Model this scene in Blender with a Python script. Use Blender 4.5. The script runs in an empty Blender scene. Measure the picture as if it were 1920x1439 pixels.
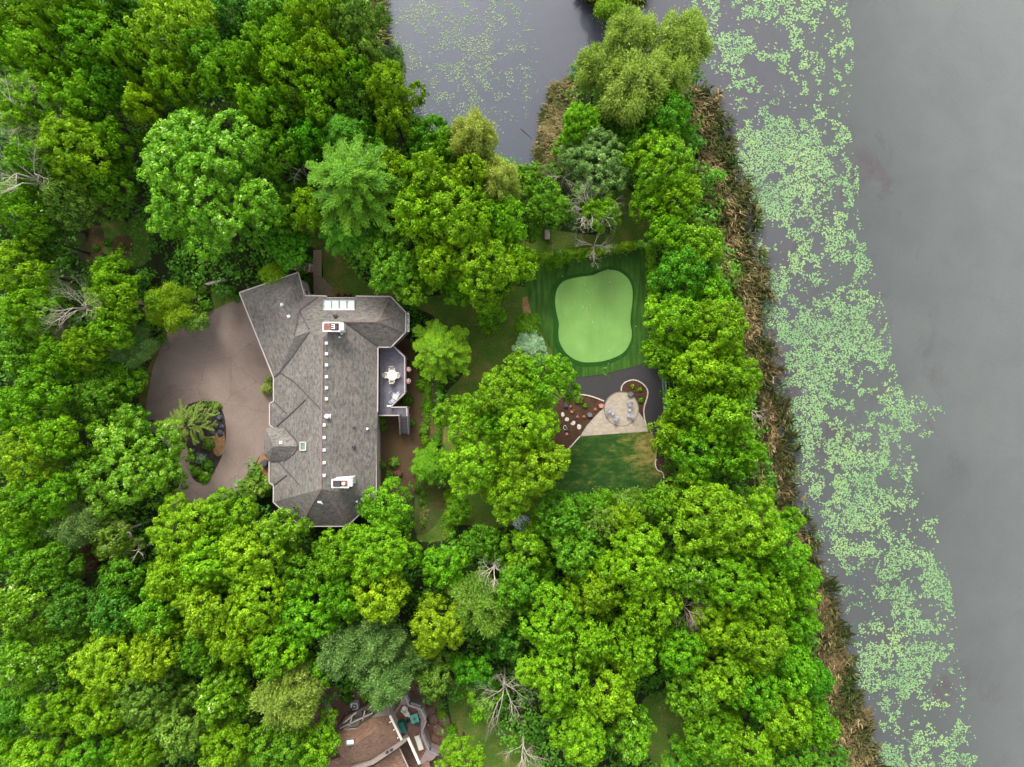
import bpy, bmesh, math, random
import numpy as np
from mathutils import Vector, Matrix
from mathutils.bvhtree import BVHTree

random.seed(7)
RNG = np.random.default_rng(7)
PI = math.pi

# ------------------------------------------------------------------ camera, sky, sun, exposure
ALT = 86.0            # height of the camera above the ground
SC = 0.065            # metres per photograph pixel on the ground
scene = bpy.context.scene
cam_data = bpy.data.cameras.new('camera')
cam_data.sensor_fit = 'HORIZONTAL'
cam_data.angle = 2 * math.atan(960 * SC / ALT)
cam_data.clip_start = 0.5
cam_data.clip_end = 2000
cam = bpy.data.objects.new('camera', cam_data)
cam.location = (0, 0, ALT)
cam.rotation_euler = (0, 0, 0)
scene.collection.objects.link(cam)
scene.camera = cam

SUN_ELEV = math.radians(44)
SUN_AZ = math.radians(-12)            # measured from +Y towards +X
world = bpy.data.worlds.new('World')
scene.world = world
world.use_nodes = True
wn = world.node_tree
for n in list(wn.nodes):
    wn.nodes.remove(n)
sky = wn.nodes.new('ShaderNodeTexSky')
sky.sky_type = 'NISHITA'
sky.sun_disc = False
sky.sun_elevation = SUN_ELEV
sky.sun_rotation = SUN_AZ
sky.air_density = 1.0
sky.dust_density = 4.0
hs = wn.nodes.new('ShaderNodeHueSaturation')       # thin cloud: the blue is mostly gone
hs.inputs['Saturation'].default_value = 0.22
bg = wn.nodes.new('ShaderNodeBackground')
bg.inputs['Strength'].default_value = 0.15
wo = wn.nodes.new('ShaderNodeOutputWorld')
wn.links.new(sky.outputs[0], hs.inputs['Color'])
wn.links.new(hs.outputs[0], bg.inputs['Color'])
wn.links.new(bg.outputs[0], wo.inputs['Surface'])

sd = bpy.data.lights.new('sun', 'SUN')
sd.energy = 0.8
sd.angle = math.radians(15)
sd.color = (1.0, 0.96, 0.89)
sun = bpy.data.objects.new('sun', sd)
scene.collection.objects.link(sun)
sdir = Vector((math.sin(SUN_AZ) * math.cos(SUN_ELEV), math.cos(SUN_AZ) * math.cos(SUN_ELEV), math.sin(SUN_ELEV)))
sun.rotation_euler = sdir.to_track_quat('Z', 'Y').to_euler()

vs = scene.view_settings
vs.view_transform = 'Standard'
vs.look = 'None'
vs.gamma = 1
vs.use_curve_mapping = False
vs.exposure = 2.1
cy = scene.cycles
cy.max_bounces = 8
cy.diffuse_bounces = 6
cy.glossy_bounces = 2
cy.transmission_bounces = 4
cy.caustics_reflective = False
cy.caustics_refractive = False

# ------------------------------------------------------------------ helpers
def W(px, py, z=0.0):
    """the point at height z that the photograph shows at pixel (px, py)"""
    k = SC * (ALT - z) / ALT
    return Vector(((px - 960) * k, -(py - 719.5) * k, z))

def L(o, label=None, cat=None, group=None, kind=None):
    if label: o['label'] = label
    if cat: o['category'] = cat
    if group: o['group'] = group
    if kind: o['kind'] = kind
    return o

def empty(name, loc, label, cat, group=None, rz=0.0):
    o = bpy.data.objects.new(name, None)
    o.empty_display_size = 0.3
    o.location = loc
    o.rotation_euler = (0, 0, rz)
    scene.collection.objects.link(o)
    return L(o, label, cat, group)

def link(name, me, mat=None, parent=None, loc=None, rot=None):
    o = bpy.data.objects.new(name, me)
    if mat is not None and not me.materials:
        me.materials.append(mat)
    scene.collection.objects.link(o)
    if parent is not None: o.parent = parent
    if loc is not None: o.location = loc
    if rot is not None: o.rotation_euler = rot
    return o

def pyd(name, verts, faces, mat, parent=None, loc=None, rot=None, smooth=False):
    me = bpy.data.meshes.new(name)
    me.from_pydata([tuple(v) for v in verts], [], faces)
    if smooth:
        me.polygons.foreach_set('use_smooth', [True] * len(me.polygons))
    me.update()
    return link(name, me, mat, parent, loc, rot)

class MB:
    """collects shapes in one mesh"""
    def __init__(self): self.v = []; self.f = []
    def add(self, v, f):
        k = len(self.v); self.v += [tuple(p) for p in v]; self.f += [[i + k for i in q] for q in f]; return self
    def box(self, c, s, rz=0.0, rx=0.0, ry=0.0, taper=1.0):
        m = Matrix.Rotation(rz, 3, 'Z') @ Matrix.Rotation(ry, 3, 'Y') @ Matrix.Rotation(rx, 3, 'X')
        vs_ = []
        for z in (-.5, .5):
            t = taper if z > 0 else 1.0
            for x, y in ((-.5, -.5), (.5, -.5), (.5, .5), (-.5, .5)):
                vs_.append(Vector(c) + m @ Vector((x * s[0] * t, y * s[1] * t, z * s[2])))
        return self.add(vs_, [(3, 2, 1, 0), (4, 5, 6, 7), (0, 1, 5, 4), (1, 2, 6, 5), (2, 3, 7, 6), (3, 0, 4, 7)])
    def bar(self, a, b, w, h=None):
        a = Vector(a); b = Vector(b); d = b - a
        if d.length < 1e-6: return self
        h = h or w
        dn = d.normalized()
        s = dn.cross(Vector((0, 0, 1)))
        s = Vector((1, 0, 0)) if s.length < 1e-4 else s.normalized()
        u = s.cross(dn).normalized()
        vs_ = [p + s * (w / 2 * i) + u * (h / 2 * j) for p in (a, b) for i, j in ((-1, -1), (1, -1), (1, 1), (-1, 1))]
        return self.add(vs_, [(0, 1, 2, 3), (7, 6, 5, 4), (0, 4, 5, 1), (1, 5, 6, 2), (2, 6, 7, 3), (3, 7, 4, 0)])
    def tube(self, a, b, ra, rb, n=6, cap=True):
        a = Vector(a); b = Vector(b); d = (b - a)
        if d.length < 1e-6: return self
        d.normalize()
        s = d.cross(Vector((0, 0, 1)))
        s = Vector((1, 0, 0)) if s.length < 1e-3 else s.normalized()
        u = s.cross(d)
        vs_ = []
        for p, r in ((a, ra), (b, rb)):
            for i in range(n):
                t = 2 * PI * i / n
                vs_.append(p + (s * math.cos(t) + u * math.sin(t)) * r)
        fs = [(i, n + i, n + (i + 1) % n, (i + 1) % n) for i in range(n)]
        if cap: fs += [tuple(range(n)), tuple(range(2 * n - 1, n - 1, -1))]
        return self.add(vs_, fs)
    def lathe(self, c, prof, n=12):
        c = Vector(c); vs_ = []; fs = []
        for r, z in prof:
            for i in range(n):
                t = 2 * PI * i / n
                vs_.append(c + Vector((r * math.cos(t), r * math.sin(t), z)))
        for k in range(len(prof) - 1):
            for i in range(n):
                fs.append((k * n + i, k * n + (i + 1) % n, (k + 1) * n + (i + 1) % n, (k + 1) * n + i))
        fs.append(tuple(range(n - 1, -1, -1))); fs.append(tuple((len(prof) - 1) * n + i for i in range(n)))
        return self.add(vs_, fs)
    def build(self, name, mat, parent=None, loc=None, rot=None, smooth=False):
        return pyd(name, self.v, self.f, mat, parent, loc, rot, smooth)

GK = (.625, .625, .61)
# ---- procedural materials
def new_mat(name):
    m = bpy.data.materials.new(name)
    m.use_nodes = True
    nt = m.node_tree
    for n in list(nt.nodes): nt.nodes.remove(n)
    out = nt.nodes.new('ShaderNodeOutputMaterial')
    b = nt.nodes.new('ShaderNodeBsdfPrincipled')
    nt.links.new(b.outputs[0], out.inputs['Surface'])
    return m, nt, b, out

def ramp(nt, stops, fac=None):
    r = nt.nodes.new('ShaderNodeValToRGB')
    el = r.color_ramp.elements
    while len(el) < len(stops): el.new(0.5)
    for e, (p, c) in zip(el, stops):
        e.position = p; e.color = (*c, 1)
    if fac is not None: nt.links.new(fac, r.inputs[0])
    return r

def noise(nt, scale, detail=5, rough=0.6, vec=None, dist=0.0):
    n = nt.nodes.new('ShaderNodeTexNoise')
    n.inputs['Scale'].default_value = scale
    n.inputs['Detail'].default_value = detail
    n.inputs['Roughness'].default_value = rough
    n.inputs['Distortion'].default_value = dist
    if vec is not None: nt.links.new(vec, n.inputs['Vector'])
    return n

def mix(nt, a, b, fac, mode='MIX'):
    m = nt.nodes.new('ShaderNodeMix')
    m.data_type = 'RGBA'; m.blend_type = mode
    for sock, v in ((m.inputs[0], fac), (m.inputs[6], a), (m.inputs[7], b)):
        if hasattr(v, 'links') or hasattr(v, 'is_linked'): nt.links.new(v, sock)
        elif isinstance(v, (int, float)): sock.default_value = v
        else: sock.default_value = (*v, 1)
    return m.outputs[2]

def coords(nt, scale=None, rot=None, kind='Object'):
    t = nt.nodes.new('ShaderNodeTexCoord')
    if scale is None and rot is None: return t.outputs[kind]
    mp = nt.nodes.new('ShaderNodeMapping')
    if scale: mp.inputs['Scale'].default_value = scale
    if rot: mp.inputs['Rotation'].default_value = rot
    nt.links.new(t.outputs[kind], mp.inputs[0])
    return mp.outputs[0]

def bump(nt, b, height, strength=0.4, dist=0.05):
    bp = nt.nodes.new('ShaderNodeBump')
    bp.inputs['Strength'].default_value = strength
    bp.inputs['Distance'].default_value = dist
    nt.links.new(height, bp.inputs['Height'])
    nt.links.new(bp.outputs[0], b.inputs['Normal'])

def ground_mat(name, stops, s1=0.35, s2=6.0, fine=0.5, rough=0.95, bstr=0.5):
    """patchy ground: broad noise picks the colour, fine noise grains it"""
    m, nt, b, out = new_mat(name)
    v = coords(nt)
    n1 = noise(nt, s1, 6, 0.62, v, 0.4)
    r = ramp(nt, stops, n1.outputs[0])
    n2 = noise(nt, s2, 4, 0.7, v)
    g = ramp(nt, [(0.3, (1 - fine,) * 3), (0.72, (1 + fine * 0.6,) * 3)], n2.outputs[0])
    c = mix(nt, r.outputs[0], g.outputs[0], 1.0, 'MULTIPLY')
    nt.links.new(mix(nt, c, GK, 1.0, 'MULTIPLY'), b.inputs['Base Color'])
    b.inputs['Roughness'].default_value = rough
    b.inputs['Specular IOR Level'].default_value = 0.15
    bump(nt, b, n2.outputs[0], bstr, 0.06)
    return m

def plain(name, col, rough=0.6, var=0.18, scale=5.0, metal=0.0, spec=0.4):
    m, nt, b, out = new_mat(name)
    n = noise(nt, scale, 5, 0.65, coords(nt))
    r = ramp(nt, [(0.3, tuple(c * (1 - var) for c in col)), (0.7, tuple(min(1, c * (1 + var * 0.7)) for c in col))], n.outputs[0])
    nt.links.new(mix(nt, r.outputs[0], GK, 1.0, 'MULTIPLY'), b.inputs['Base Color'])
    b.inputs['Roughness'].default_value = rough
    b.inputs['Metallic'].default_value = metal
    b.inputs['Specular IOR Level'].default_value = spec
    return m

def leaf_mat(name, dark, mid, light, trans=0.3, tip=None, rough=0.5):
    """leaf colour by the per-leaf attribute tint and the tree's own random number"""
    m, nt, b, out = new_mat(name)
    a = nt.nodes.new('ShaderNodeAttribute'); a.attribute_name = 'tint'
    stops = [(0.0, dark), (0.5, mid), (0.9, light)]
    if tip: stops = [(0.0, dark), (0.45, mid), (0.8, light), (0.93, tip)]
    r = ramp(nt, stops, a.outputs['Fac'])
    oi = nt.nodes.new('ShaderNodeObjectInfo')
    h = nt.nodes.new('ShaderNodeHueSaturation')
    mr = nt.nodes.new('ShaderNodeMapRange')
    mr.inputs[3].default_value = 0.49; mr.inputs[4].default_value = 0.508
    nt.links.new(oi.outputs['Random'], mr.inputs[0])
    nt.links.new(mr.outputs[0], h.inputs['Hue'])
    mv = nt.nodes.new('ShaderNodeMath'); mv.operation = 'MULTIPLY_ADD'
    fr = nt.nodes.new('ShaderNodeMath'); fr.operation = 'FRACT'
    mm = nt.nodes.new('ShaderNodeMath'); mm.operation = 'MULTIPLY'; mm.inputs[1].default_value = 7.31
    nt.links.new(oi.outputs['Random'], mm.inputs[0]); nt.links.new(mm.outputs[0], fr.inputs[0])
    nt.links.new(fr.outputs[0], mv.inputs[0]); mv.inputs[1].default_value = 0.24; mv.inputs[2].default_value = 0.9
    nt.links.new(mv.outputs[0], h.inputs['Value'])
    nt.links.new(r.outputs[0], h.inputs['Color'])
    nt.links.new(h.outputs[0], b.inputs['Base Color'])
    b.inputs['Roughness'].default_value = rough
    b.inputs['Specular IOR Level'].default_value = 0.18
    tr = nt.nodes.new('ShaderNodeBsdfTranslucent')
    nt.links.new(h.outputs[0], tr.inputs['Color'])
    ms = nt.nodes.new('ShaderNodeMixShader'); ms.inputs[0].default_value = trans
    nt.links.new(b.outputs[0], ms.inputs[1]); nt.links.new(tr.outputs[0], ms.inputs[2])
    nt.links.new(ms.outputs[0], out.inputs['Surface'])
    return m

def spline(pts, n=6, closed=True):
    """Catmull-Rom through the points"""
    P = [Vector((p[0], p[1], 0)) for p in pts]; out = []; m = len(P)
    for i in range(m if closed else m - 1):
        p0, p1, p2, p3 = (P[(i - 1) % m], P[i], P[(i + 1) % m], P[(i + 2) % m]) if closed else (P[max(i - 1, 0)], P[i], P[i + 1], P[min(i + 2, m - 1)])
        for k in range(n):
            t = k / n
            q = 0.5 * ((2 * p1) + (p2 - p0) * t + (2 * p0 - 5 * p1 + 4 * p2 - p3) * t * t + (3 * p1 - p0 - 3 * p2 + p3) * t ** 3)
            out.append((q.x, q.y))
    if not closed: out.append((P[-1].x, P[-1].y))
    return out

def sheet(name, pts, z, mat, smooth_n=5, parent=None):
    """a flat piece of ground with a smooth outline given in photograph pixels"""
    q = spline(pts, smooth_n) if smooth_n else pts
    bm = bmesh.new()
    f = bm.faces.new([bm.verts.new(W(a, b, 0).to_3d() * 1.0 + Vector((0, 0, z))) for a, b in q])
    bm.normal_update()
    if f.normal.z < 0: f.normal_flip()
    bmesh.ops.triangulate(bm, faces=bm.faces[:])
    me = bpy.data.meshes.new(name); bm.to_mesh(me); bm.free()
    return link(name, me, mat, parent)

def slab(name, pts, z0, z1, mat, smooth_n=0, parent=None, at_z=None):
    q = spline(pts, smooth_n) if smooth_n else pts
    zz = z1 if at_z is None else at_z
    top = [W(a, b, zz) for a, b in q]
    n = len(top)
    ar = sum(top[i].x * top[(i + 1) % n].y - top[(i + 1) % n].x * top[i].y for i in range(n))
    if ar < 0: top.reverse()
    vs_ = [Vector((p.x, p.y, z1)) for p in top] + [Vector((p.x, p.y, z0)) for p in top]
    fs = [tuple(range(n)), tuple(range(2 * n - 1, n - 1, -1))] + [(i, n + i, n + (i + 1) % n, (i + 1) % n) for i in range(n)]
    return pyd(name, vs_, fs, mat, parent)

def inside(poly, x, y):
    """numpy point-in-polygon, pixels"""
    c = np.zeros(len(x), bool); n = len(poly)
    for i in range(n):
        x1, y1 = poly[i]; x2, y2 = poly[(i + 1) % n]
        if y1 == y2: continue
        k = ((y1 > y) != (y2 > y)) & (x < (x2 - x1) * (y - y1) / (y2 - y1) + x1)
        c ^= k
    return c

_NT = RNG.random((256, 256))
def vnoise(x, y, octaves=3):
    """value noise 0..1"""
    r = np.zeros(len(x)); a = 1.0; tot = 0
    for o in range(octaves):
        xi = np.floor(x).astype(int); yi = np.floor(y).astype(int)
        fx = x - xi; fy = y - yi
        fx = fx * fx * (3 - 2 * fx); fy = fy * fy * (3 - 2 * fy)
        g = lambda i, j: _NT[(xi + i + o * 37) % 256, (yi + j + o * 91) % 256]
        r += a * ((g(0, 0) * (1 - fx) + g(1, 0) * fx) * (1 - fy) + (g(0, 1) * (1 - fx) + g(1, 1) * fx) * fy)
        tot += a; a *= 0.55; x = x * 2.03; y = y * 2.03
    return r / tot

# ---- leaves
def leaves_mesh(name, pos, nrm, size, tint, mat, asp=0.62, along=None):
    """one diamond-shaped leaf per row"""
    N = len(pos)
    nrm = nrm / (np.linalg.norm(nrm, axis=1, keepdims=True) + 1e-9)
    d = RNG.normal(size=(N, 3)) if along is None else along + RNG.normal(size=(N, 3)) * 0.18
    t = d - nrm * np.sum(d * nrm, axis=1, keepdims=True)
    t /= (np.linalg.norm(t, axis=1, keepdims=True) + 1e-9)
    b = np.cross(nrm, t)
    s = size[:, None]
    V = np.empty((N, 4, 3), np.float32)
    V[:, 0] = pos - t * s; V[:, 1] = pos + b * s * asp - t * s * 0.12
    V[:, 2] = pos + t * s; V[:, 3] = pos - b * s * asp - t * s * 0.12
    me = bpy.data.meshes.new(name)
    me.vertices.add(N * 4); me.loops.add(N * 4); me.polygons.add(N)
    me.vertices.foreach_set('co', V.reshape(-1))
    me.loops.foreach_set('vertex_index', np.arange(N * 4, dtype=np.int32))
    me.polygons.foreach_set('loop_start', np.arange(0, N * 4, 4, dtype=np.int32))
    at = me.attributes.new('tint', 'FLOAT', 'FACE')
    at.data.foreach_set('value', np.clip(tint, 0, 1).astype(np.float32))
    me.materials.append(mat)
    me.update(calc_edges=True)
    return me

def rdirs(n, zmin=-1.0):
    z = RNG.uniform(zmin, 1, n); a = RNG.uniform(0, 2 * PI, n); r = np.sqrt(np.maximum(0, 1 - z * z))
    return np.stack([r * np.cos(a), r * np.sin(a), z], 1)

def crown_broad(R, depth, dens=1.0, leaf=0.155, spacing=0.74, lobe=0.36, nleaf=30, flat=0.0):
    """broadleaf crown: domes of clumps of leaves round the centre of the crown; z = 0 at its lowest limbs, depth = its height"""
    nl = max(4, int(4 + R * 1.9))
    cs = []; rs = []; ph = RNG.uniform(0, 6.28)
    for i in range(nl):
        f = math.sqrt((i + 0.35) / nl) * 0.78
        a = i * 2.39996 + RNG.uniform(-.5, .5)
        f *= RNG.uniform(0.86, 1.08) * (1 + .16 * math.sin(a * 2 + ph) + .1 * math.sin(a * 3 + ph * 2.3))
        rl = R * RNG.uniform(lobe * 0.78, lobe * 1.15) * (1.1 - 0.35 * f)
        rl = max(0.75, min(rl, 2.6))
        zc = (depth - rl * 0.8) * (math.sqrt(max(0.05, 1 - (f * 1.16) ** 2)) * (1 - flat) + flat) * RNG.uniform(0.82, 1.0)
        cs.append((f * R * math.cos(a), f * R * math.sin(a), zc)); rs.append(rl)
    cs = np.array(cs); rs = np.array(rs)
    P = []; D = []; T = []; O = []
    for i in range(nl):
        n = int(2 * PI * rs[i] ** 2 * 1.25 / spacing ** 2 * dens) + 3
        d = rdirs(n, -0.35)
        p = cs[i] + d * rs[i] * RNG.uniform(0.8, 1.12, (n, 1)) * np.where(RNG.random((n, 1)) < .12, RNG.uniform(1.05, 1.3, (n, 1)), 1) * np.array([1, 1, 0.85])
        dd = np.linalg.norm((p[:, None, :] - cs[None]) / np.array([1, 1, .85]), axis=2) / rs[None]
        dd[:, i] = 9
        ok = dd.min(axis=1) > 0.72
        p = p[ok]; d = d[ok]
        P.append(p); D.append(d); O.append(np.full(len(p), i)); T.append(np.full(len(p), RNG.normal(0, 0.07)))
    # a few deep clumps that close the crown from below
    n = int(R * R * 2.2)
    a = RNG.uniform(0, 2 * PI, n); f = np.sqrt(RNG.uniform(0, 0.8, n)) * R * 0.85
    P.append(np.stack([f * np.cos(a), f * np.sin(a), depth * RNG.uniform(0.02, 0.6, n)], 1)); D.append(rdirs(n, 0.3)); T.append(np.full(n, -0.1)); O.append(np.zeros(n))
    P = np.concatenate(P); D = np.concatenate(D); T = np.concatenate(T)
    nc = len(P)
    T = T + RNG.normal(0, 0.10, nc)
    rc = RNG.uniform(0.28, 0.52, nc)
    k = nleaf
    d = rdirs(nc * k, -0.25)
    base = np.repeat(P, k, 0); out = np.repeat(D, k, 0)
    d = d + out * 0.35; d /= np.linalg.norm(d, axis=1, keepdims=True)
    pos = base + d * np.repeat(rc, k)[:, None] * RNG.uniform(0.55, 1.1, (nc * k, 1)) * np.array([1, 1, .8])
    nrm = d + RNG.normal(0, 0.38, (nc * k, 3)) + np.array([0, 0, 0.25])
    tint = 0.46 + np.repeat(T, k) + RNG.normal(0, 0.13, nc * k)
    size = leaf * RNG.uniform(0.75, 1.3, nc * k)
    return pos, nrm, size, tint, None, 0.62

def crown_star(R, depth, tiers=5, per=11, leaf=0.17, droop=0.35, asp=0.3, dens=1.0, spread=0.16):
    """boughs that radiate from the leader, each a narrow frond"""
    P = []; A = []; Nn = []; T = []
    for k in range(tiers):
        ft = k / max(1, tiers - 1)
        z0 = depth * (1 - 0.78 * ft) - 0.1
        RR = R * (0.28 + 0.72 * ft ** 0.75)
        nb = int(per * (0.6 + 0.8 * ft))
        for j in range(nb):
            a = 2 * PI * (j + RNG.uniform(-.3, .3)) / nb + k * 0.7
            ln = RR * RNG.uniform(0.76, 1.08)
            n = int((60 + 75 * ln) * dens)
            t = RNG.uniform(0.06, 1, n) ** 0.8
            cv = RNG.uniform(-.25, .25)
            ang = a + cv * t
            x = np.cos(ang) * t * ln; y = np.sin(ang) * t * ln
            z = z0 + np.sin(t * PI * 0.6) * ln * 0.12 - droop * ln * t ** 2
            side = RNG.normal(0, 1, n) * (spread * ln * (1.15 - t) * 0.55 + 0.07)
            x = x - np.sin(ang) * side; y = y + np.cos(ang) * side
            P.append(np.stack([x, y, z + RNG.normal(0, 0.06, n)], 1))
            sg = np.sign(side)[:, None]
            A.append(np.stack([np.cos(ang), np.sin(ang), np.full(n, -droop * 0.6)], 1) + sg * np.stack([-np.sin(ang), np.cos(ang), np.zeros(n)], 1) * 0.6)
            Nn.append(np.tile([0, 0, 1.0], (n, 1)) + RNG.normal(0, 0.3, (n, 3)))
            T.append(np.full(n, 0.45 + RNG.normal(0, 0.07)) + RNG.normal(0, 0.1, n) + 0.18 * (t - 0.5))
    P = np.concatenate(P); n = len(P)
    return P, np.concatenate(Nn), leaf * RNG.uniform(0.7, 1.3, n), np.concatenate(T), np.concatenate(A), asp

def crown_plume(R, depth, n_pl=9, leaf=0.16, dens=1.0):
    """willow: soft upright plumes of hanging strips"""
    P = []; A = []; Nn = []; T = []
    for i in range(n_pl):
        f = math.sqrt((i + .3) / n_pl) * 0.82 * R; a = i * 2.39996 + RNG.uniform(-.4, .4)
        c = np.array([f * math.cos(a), f * math.sin(a), depth * RNG.uniform(0.5, 0.75) * (1.12 - .5 * f / R)])
        rr = R * RNG.uniform(0.17, 0.3)
        n = int(rr * rr * 900 * dens)
        d = rdirs(n, -0.4)
        rad = RNG.uniform(0.25, 1.0, n) ** 0.5 * np.where(RNG.random(n) < .15, RNG.uniform(1, 1.5, n), 1)
        p = c + d * rad[:, None] * np.array([rr, rr, depth * 0.33]) * RNG.uniform(0.85, 1.2, (n, 1))
        P.append(p)
        A.append(d * np.array([1, 1, 0.2]) + np.array([math.cos(a), math.sin(a), 0.1]) * 0.5)
        Nn.append(RNG.normal(0, 0.5, (n, 3)) + np.array([0, 0, 0.8]))
        T.append(np.full(n, 0.45 + RNG.normal(0, 0.1)) + RNG.normal(0, 0.12, n))
    P = np.concatenate(P); n = len(P)
    return P, np.concatenate(Nn), leaf * RNG.uniform(0.7, 1.4, n), np.concatenate(T), np.concatenate(A), 0.3

def crown_bush(R, depth, leaf=0.1, dens=1.0):
    n = int(2 * PI * R * R * 1.3 * 95 * dens) + 60
    d = rdirs(n, -0.1)
    f = vnoise(d[:, 0] * 2.6 + R * 9, d[:, 1] * 2.6 + 5 + d[:, 2], 2)
    p = d * np.array([R, R, depth]) * (0.72 + 0.42 * f)[:, None] * RNG.uniform(0.82, 1.03, (n, 1))
    return p, d + RNG.normal(0, .45, (n, 3)), leaf * RNG.uniform(.7, 1.3, n), 0.3 + 0.35 * f + RNG.normal(0, .12, n), None, 0.6

def limbs(mb, R, zb, zt, n=7, thick=0.16):
    """trunk and main limbs; zb = first fork, zt = top"""
    mb.tube((0, 0, -0.3), (0, 0, zb), thick * 1.35, thick, 8)
    for i in range(n):
        a = 2 * PI * i / n + random.uniform(-.3, .3)
        ln = R * random.uniform(0.55, 0.85)
        p = Vector((0, 0, zb - random.uniform(0, .3)))
        q = Vector((math.cos(a) * ln * .45, math.sin(a) * ln * .45, zb + (zt - zb) * 0.4))
        r = Vector((math.cos(a + .2) * ln, math.sin(a + .2) * ln, zb + (zt - zb) * random.uniform(.5, .72)))
        mb.tube(p, q, thick * .55, thick * .36, 5); mb.tube(q, r, thick * .36, thick * .12, 4)
        s = q + Vector((math.cos(a - .8) * ln * .4, math.sin(a - .8) * ln * .4, (zt - zb) * .22))
        mb.tube(q, s, thick * .28, thick * .08, 4)
    mb.tube((0, 0, zb), (0, 0, zb + (zt - zb) * .75), thick * .7, thick * .2, 5)

def twigs(mb, p, d, ln, r, lev, up=0.05):
    """a bare branching bough"""
    seg = 3
    q = p
    for i in range(seg):
        d2 = (d + Vector((random.uniform(-.25, .25), random.uniform(-.25, .25), random.uniform(-.12, .16) + up))).normalized()
        e = q + d2 * ln / seg
        ra = r * (1 - i / seg * .55); rb = r * (1 - (i + 1) / seg * .55)
        mb.tube(q, e, ra, rb, 3 if lev < 2 else 5, cap=False)
        if lev > 0:
            for s in (-1, 1):
                if random.random() < .85:
                    ang = s * random.uniform(.45, .95)
                    dd = (Matrix.Rotation(ang, 3, 'Z') @ d2 + Vector((0, 0, random.uniform(-.1, .25)))).normalized()
                    twigs(mb, e, dd, ln * random.uniform(.42, .62), rb * .55, lev - 1, up)
        q = e; d = d2
# ------------------------------------------------------------------ materials
M = {}
M['soil'] = ground_mat('forest_floor', [(0.3, (.02, .018, .007)), (0.5, (.022, .034, .008)), (0.72, (.026, .06, .008))], 0.4, 7, 0.6)
M['lawn'] = ground_mat('lawn_grass', [(0.3, (.05, .12, .011)), (0.5, (.085, .15, .018)), (0.68, (.19, .17, .045))], 0.4, 6, 0.6)
M['mulch'] = ground_mat('brown_mulch', [(0.3, (.05, .026, .014)), (0.6, (.085, .045, .026)), (0.8, (.12, .065, .035))], 1.2, 9, 0.6, bstr=0.9)
M['yard'] = ground_mat('bare_yard', [(0.3, (.07, .042, .022)), (0.55, (.095, .06, .03)), (0.8, (.06, .06, .02))], 0.5, 9, 0.5)
M['chips'] = ground_mat('orange_wood_chips', [(0.3, (.18, .1, .04)), (0.6, (.36, .21, .1)), (0.8, (.1, .1, .03))], 1.0, 9, 0.6, bstr=0.9)
M['asphalt'] = None
M['rubble'] = ground_mat('brown_rock', [(0.3, (.11, .062, .042)), (0.6, (.18, .11, .08)), (0.8, (.22, .16, .12))], 0.8, 8, 0.5, bstr=0.8)

def driveway_mat():
    m, nt, b, out = new_mat('driveway_asphalt')
    v = coords(nt)
    n1 = noise(nt, 0.12, 5, 0.6, v, 0.8)
    r = ramp(nt, [(0.3, (.15, .11, .092)), (0.5, (.21, .158, .133)), (0.72, (.26, .2, .17))], n1.outputs[0])
    n2 = noise(nt, 11, 4, 0.7, v)
    g = ramp(nt, [(0.3, (.72,) * 3), (0.7, (1.22,) * 3)], n2.outputs[0])
    c = mix(nt, r.outputs[0], g.outputs[0], 1.0, 'MULTIPLY')
    # concentric paving and tyre marks round the island
    isl = W(380, 830)
    mp = nt.nodes.new('ShaderNodeMapping'); mp.inputs['Location'].default_value = (-isl.x, -isl.y, 0)
    nt.links.new(v, mp.inputs[0])
    nd = noise(nt, 0.25, 3, 0.5, v)
    va = nt.nodes.new('ShaderNodeVectorMath'); va.operation = 'ADD'
    vsn = nt.nodes.new('ShaderNodeVectorMath'); vsn.operation = 'SCALE'; vsn.inputs['Scale'].default_value = 1.6
    nt.links.new(nd.outputs['Color'], vsn.inputs[0]); nt.links.new(mp.outputs[0], va.inputs[0]); nt.links.new(vsn.outputs[0], va.inputs[1])
    w = nt.nodes.new('ShaderNodeTexWave'); w.wave_type = 'RINGS'; w.rings_direction = 'Z'
    w.inputs['Scale'].default_value = 0.62; w.inputs['Distortion'].default_value = 5.0; w.inputs['Detail'].default_value = 4
    nt.links.new(va.outputs[0], w.inputs['Vector'])
    wr = ramp(nt, [(0.0, (.9,) * 3), (0.45, (1.0,) * 3), (1.0, (1.05,) * 3)], w.outputs['Color'])
    c = mix(nt, c, wr.outputs[0], 0.22, 'MULTIPLY')
    # cracks
    vo = nt.nodes.new('ShaderNodeTexVoronoi'); vo.feature = 'DISTANCE_TO_EDGE'; vo.inputs['Scale'].default_value = 0.16
    nd2 = noise(nt, 1.2, 4, 0.6, v)
    vm = nt.nodes.new('ShaderNodeVectorMath'); vm.operation = 'SCALE'; vm.inputs['Scale'].default_value = 1.2
    va2 = nt.nodes.new('ShaderNodeVectorMath'); va2.operation = 'ADD'
    nt.links.new(nd2.outputs['Color'], vm.inputs[0]); nt.links.new(v, va2.inputs[0]); nt.links.new(vm.outputs[0], va2.inputs[1])
    nt.links.new(va2.outputs[0], vo.inputs['Vector'])
    cr = ramp(nt, [(0.0, (.45, .42, .4)), (0.008, (1, 1, 1))], vo.outputs['Distance'])
    c = mix(nt, c, cr.outputs[0], 0.55, 'MULTIPLY')
    nt.links.new(mix(nt, c, GK, 1.0, 'MULTIPLY'), b.inputs['Base Color']); b.inputs['Roughness'].default_value = 0.9
    b.inputs['Specular IOR Level'].default_value = 0.2
    bump(nt, b, n2.outputs[0], 0.3, 0.02)
    return m
M['asphalt'] = driveway_mat()

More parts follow.
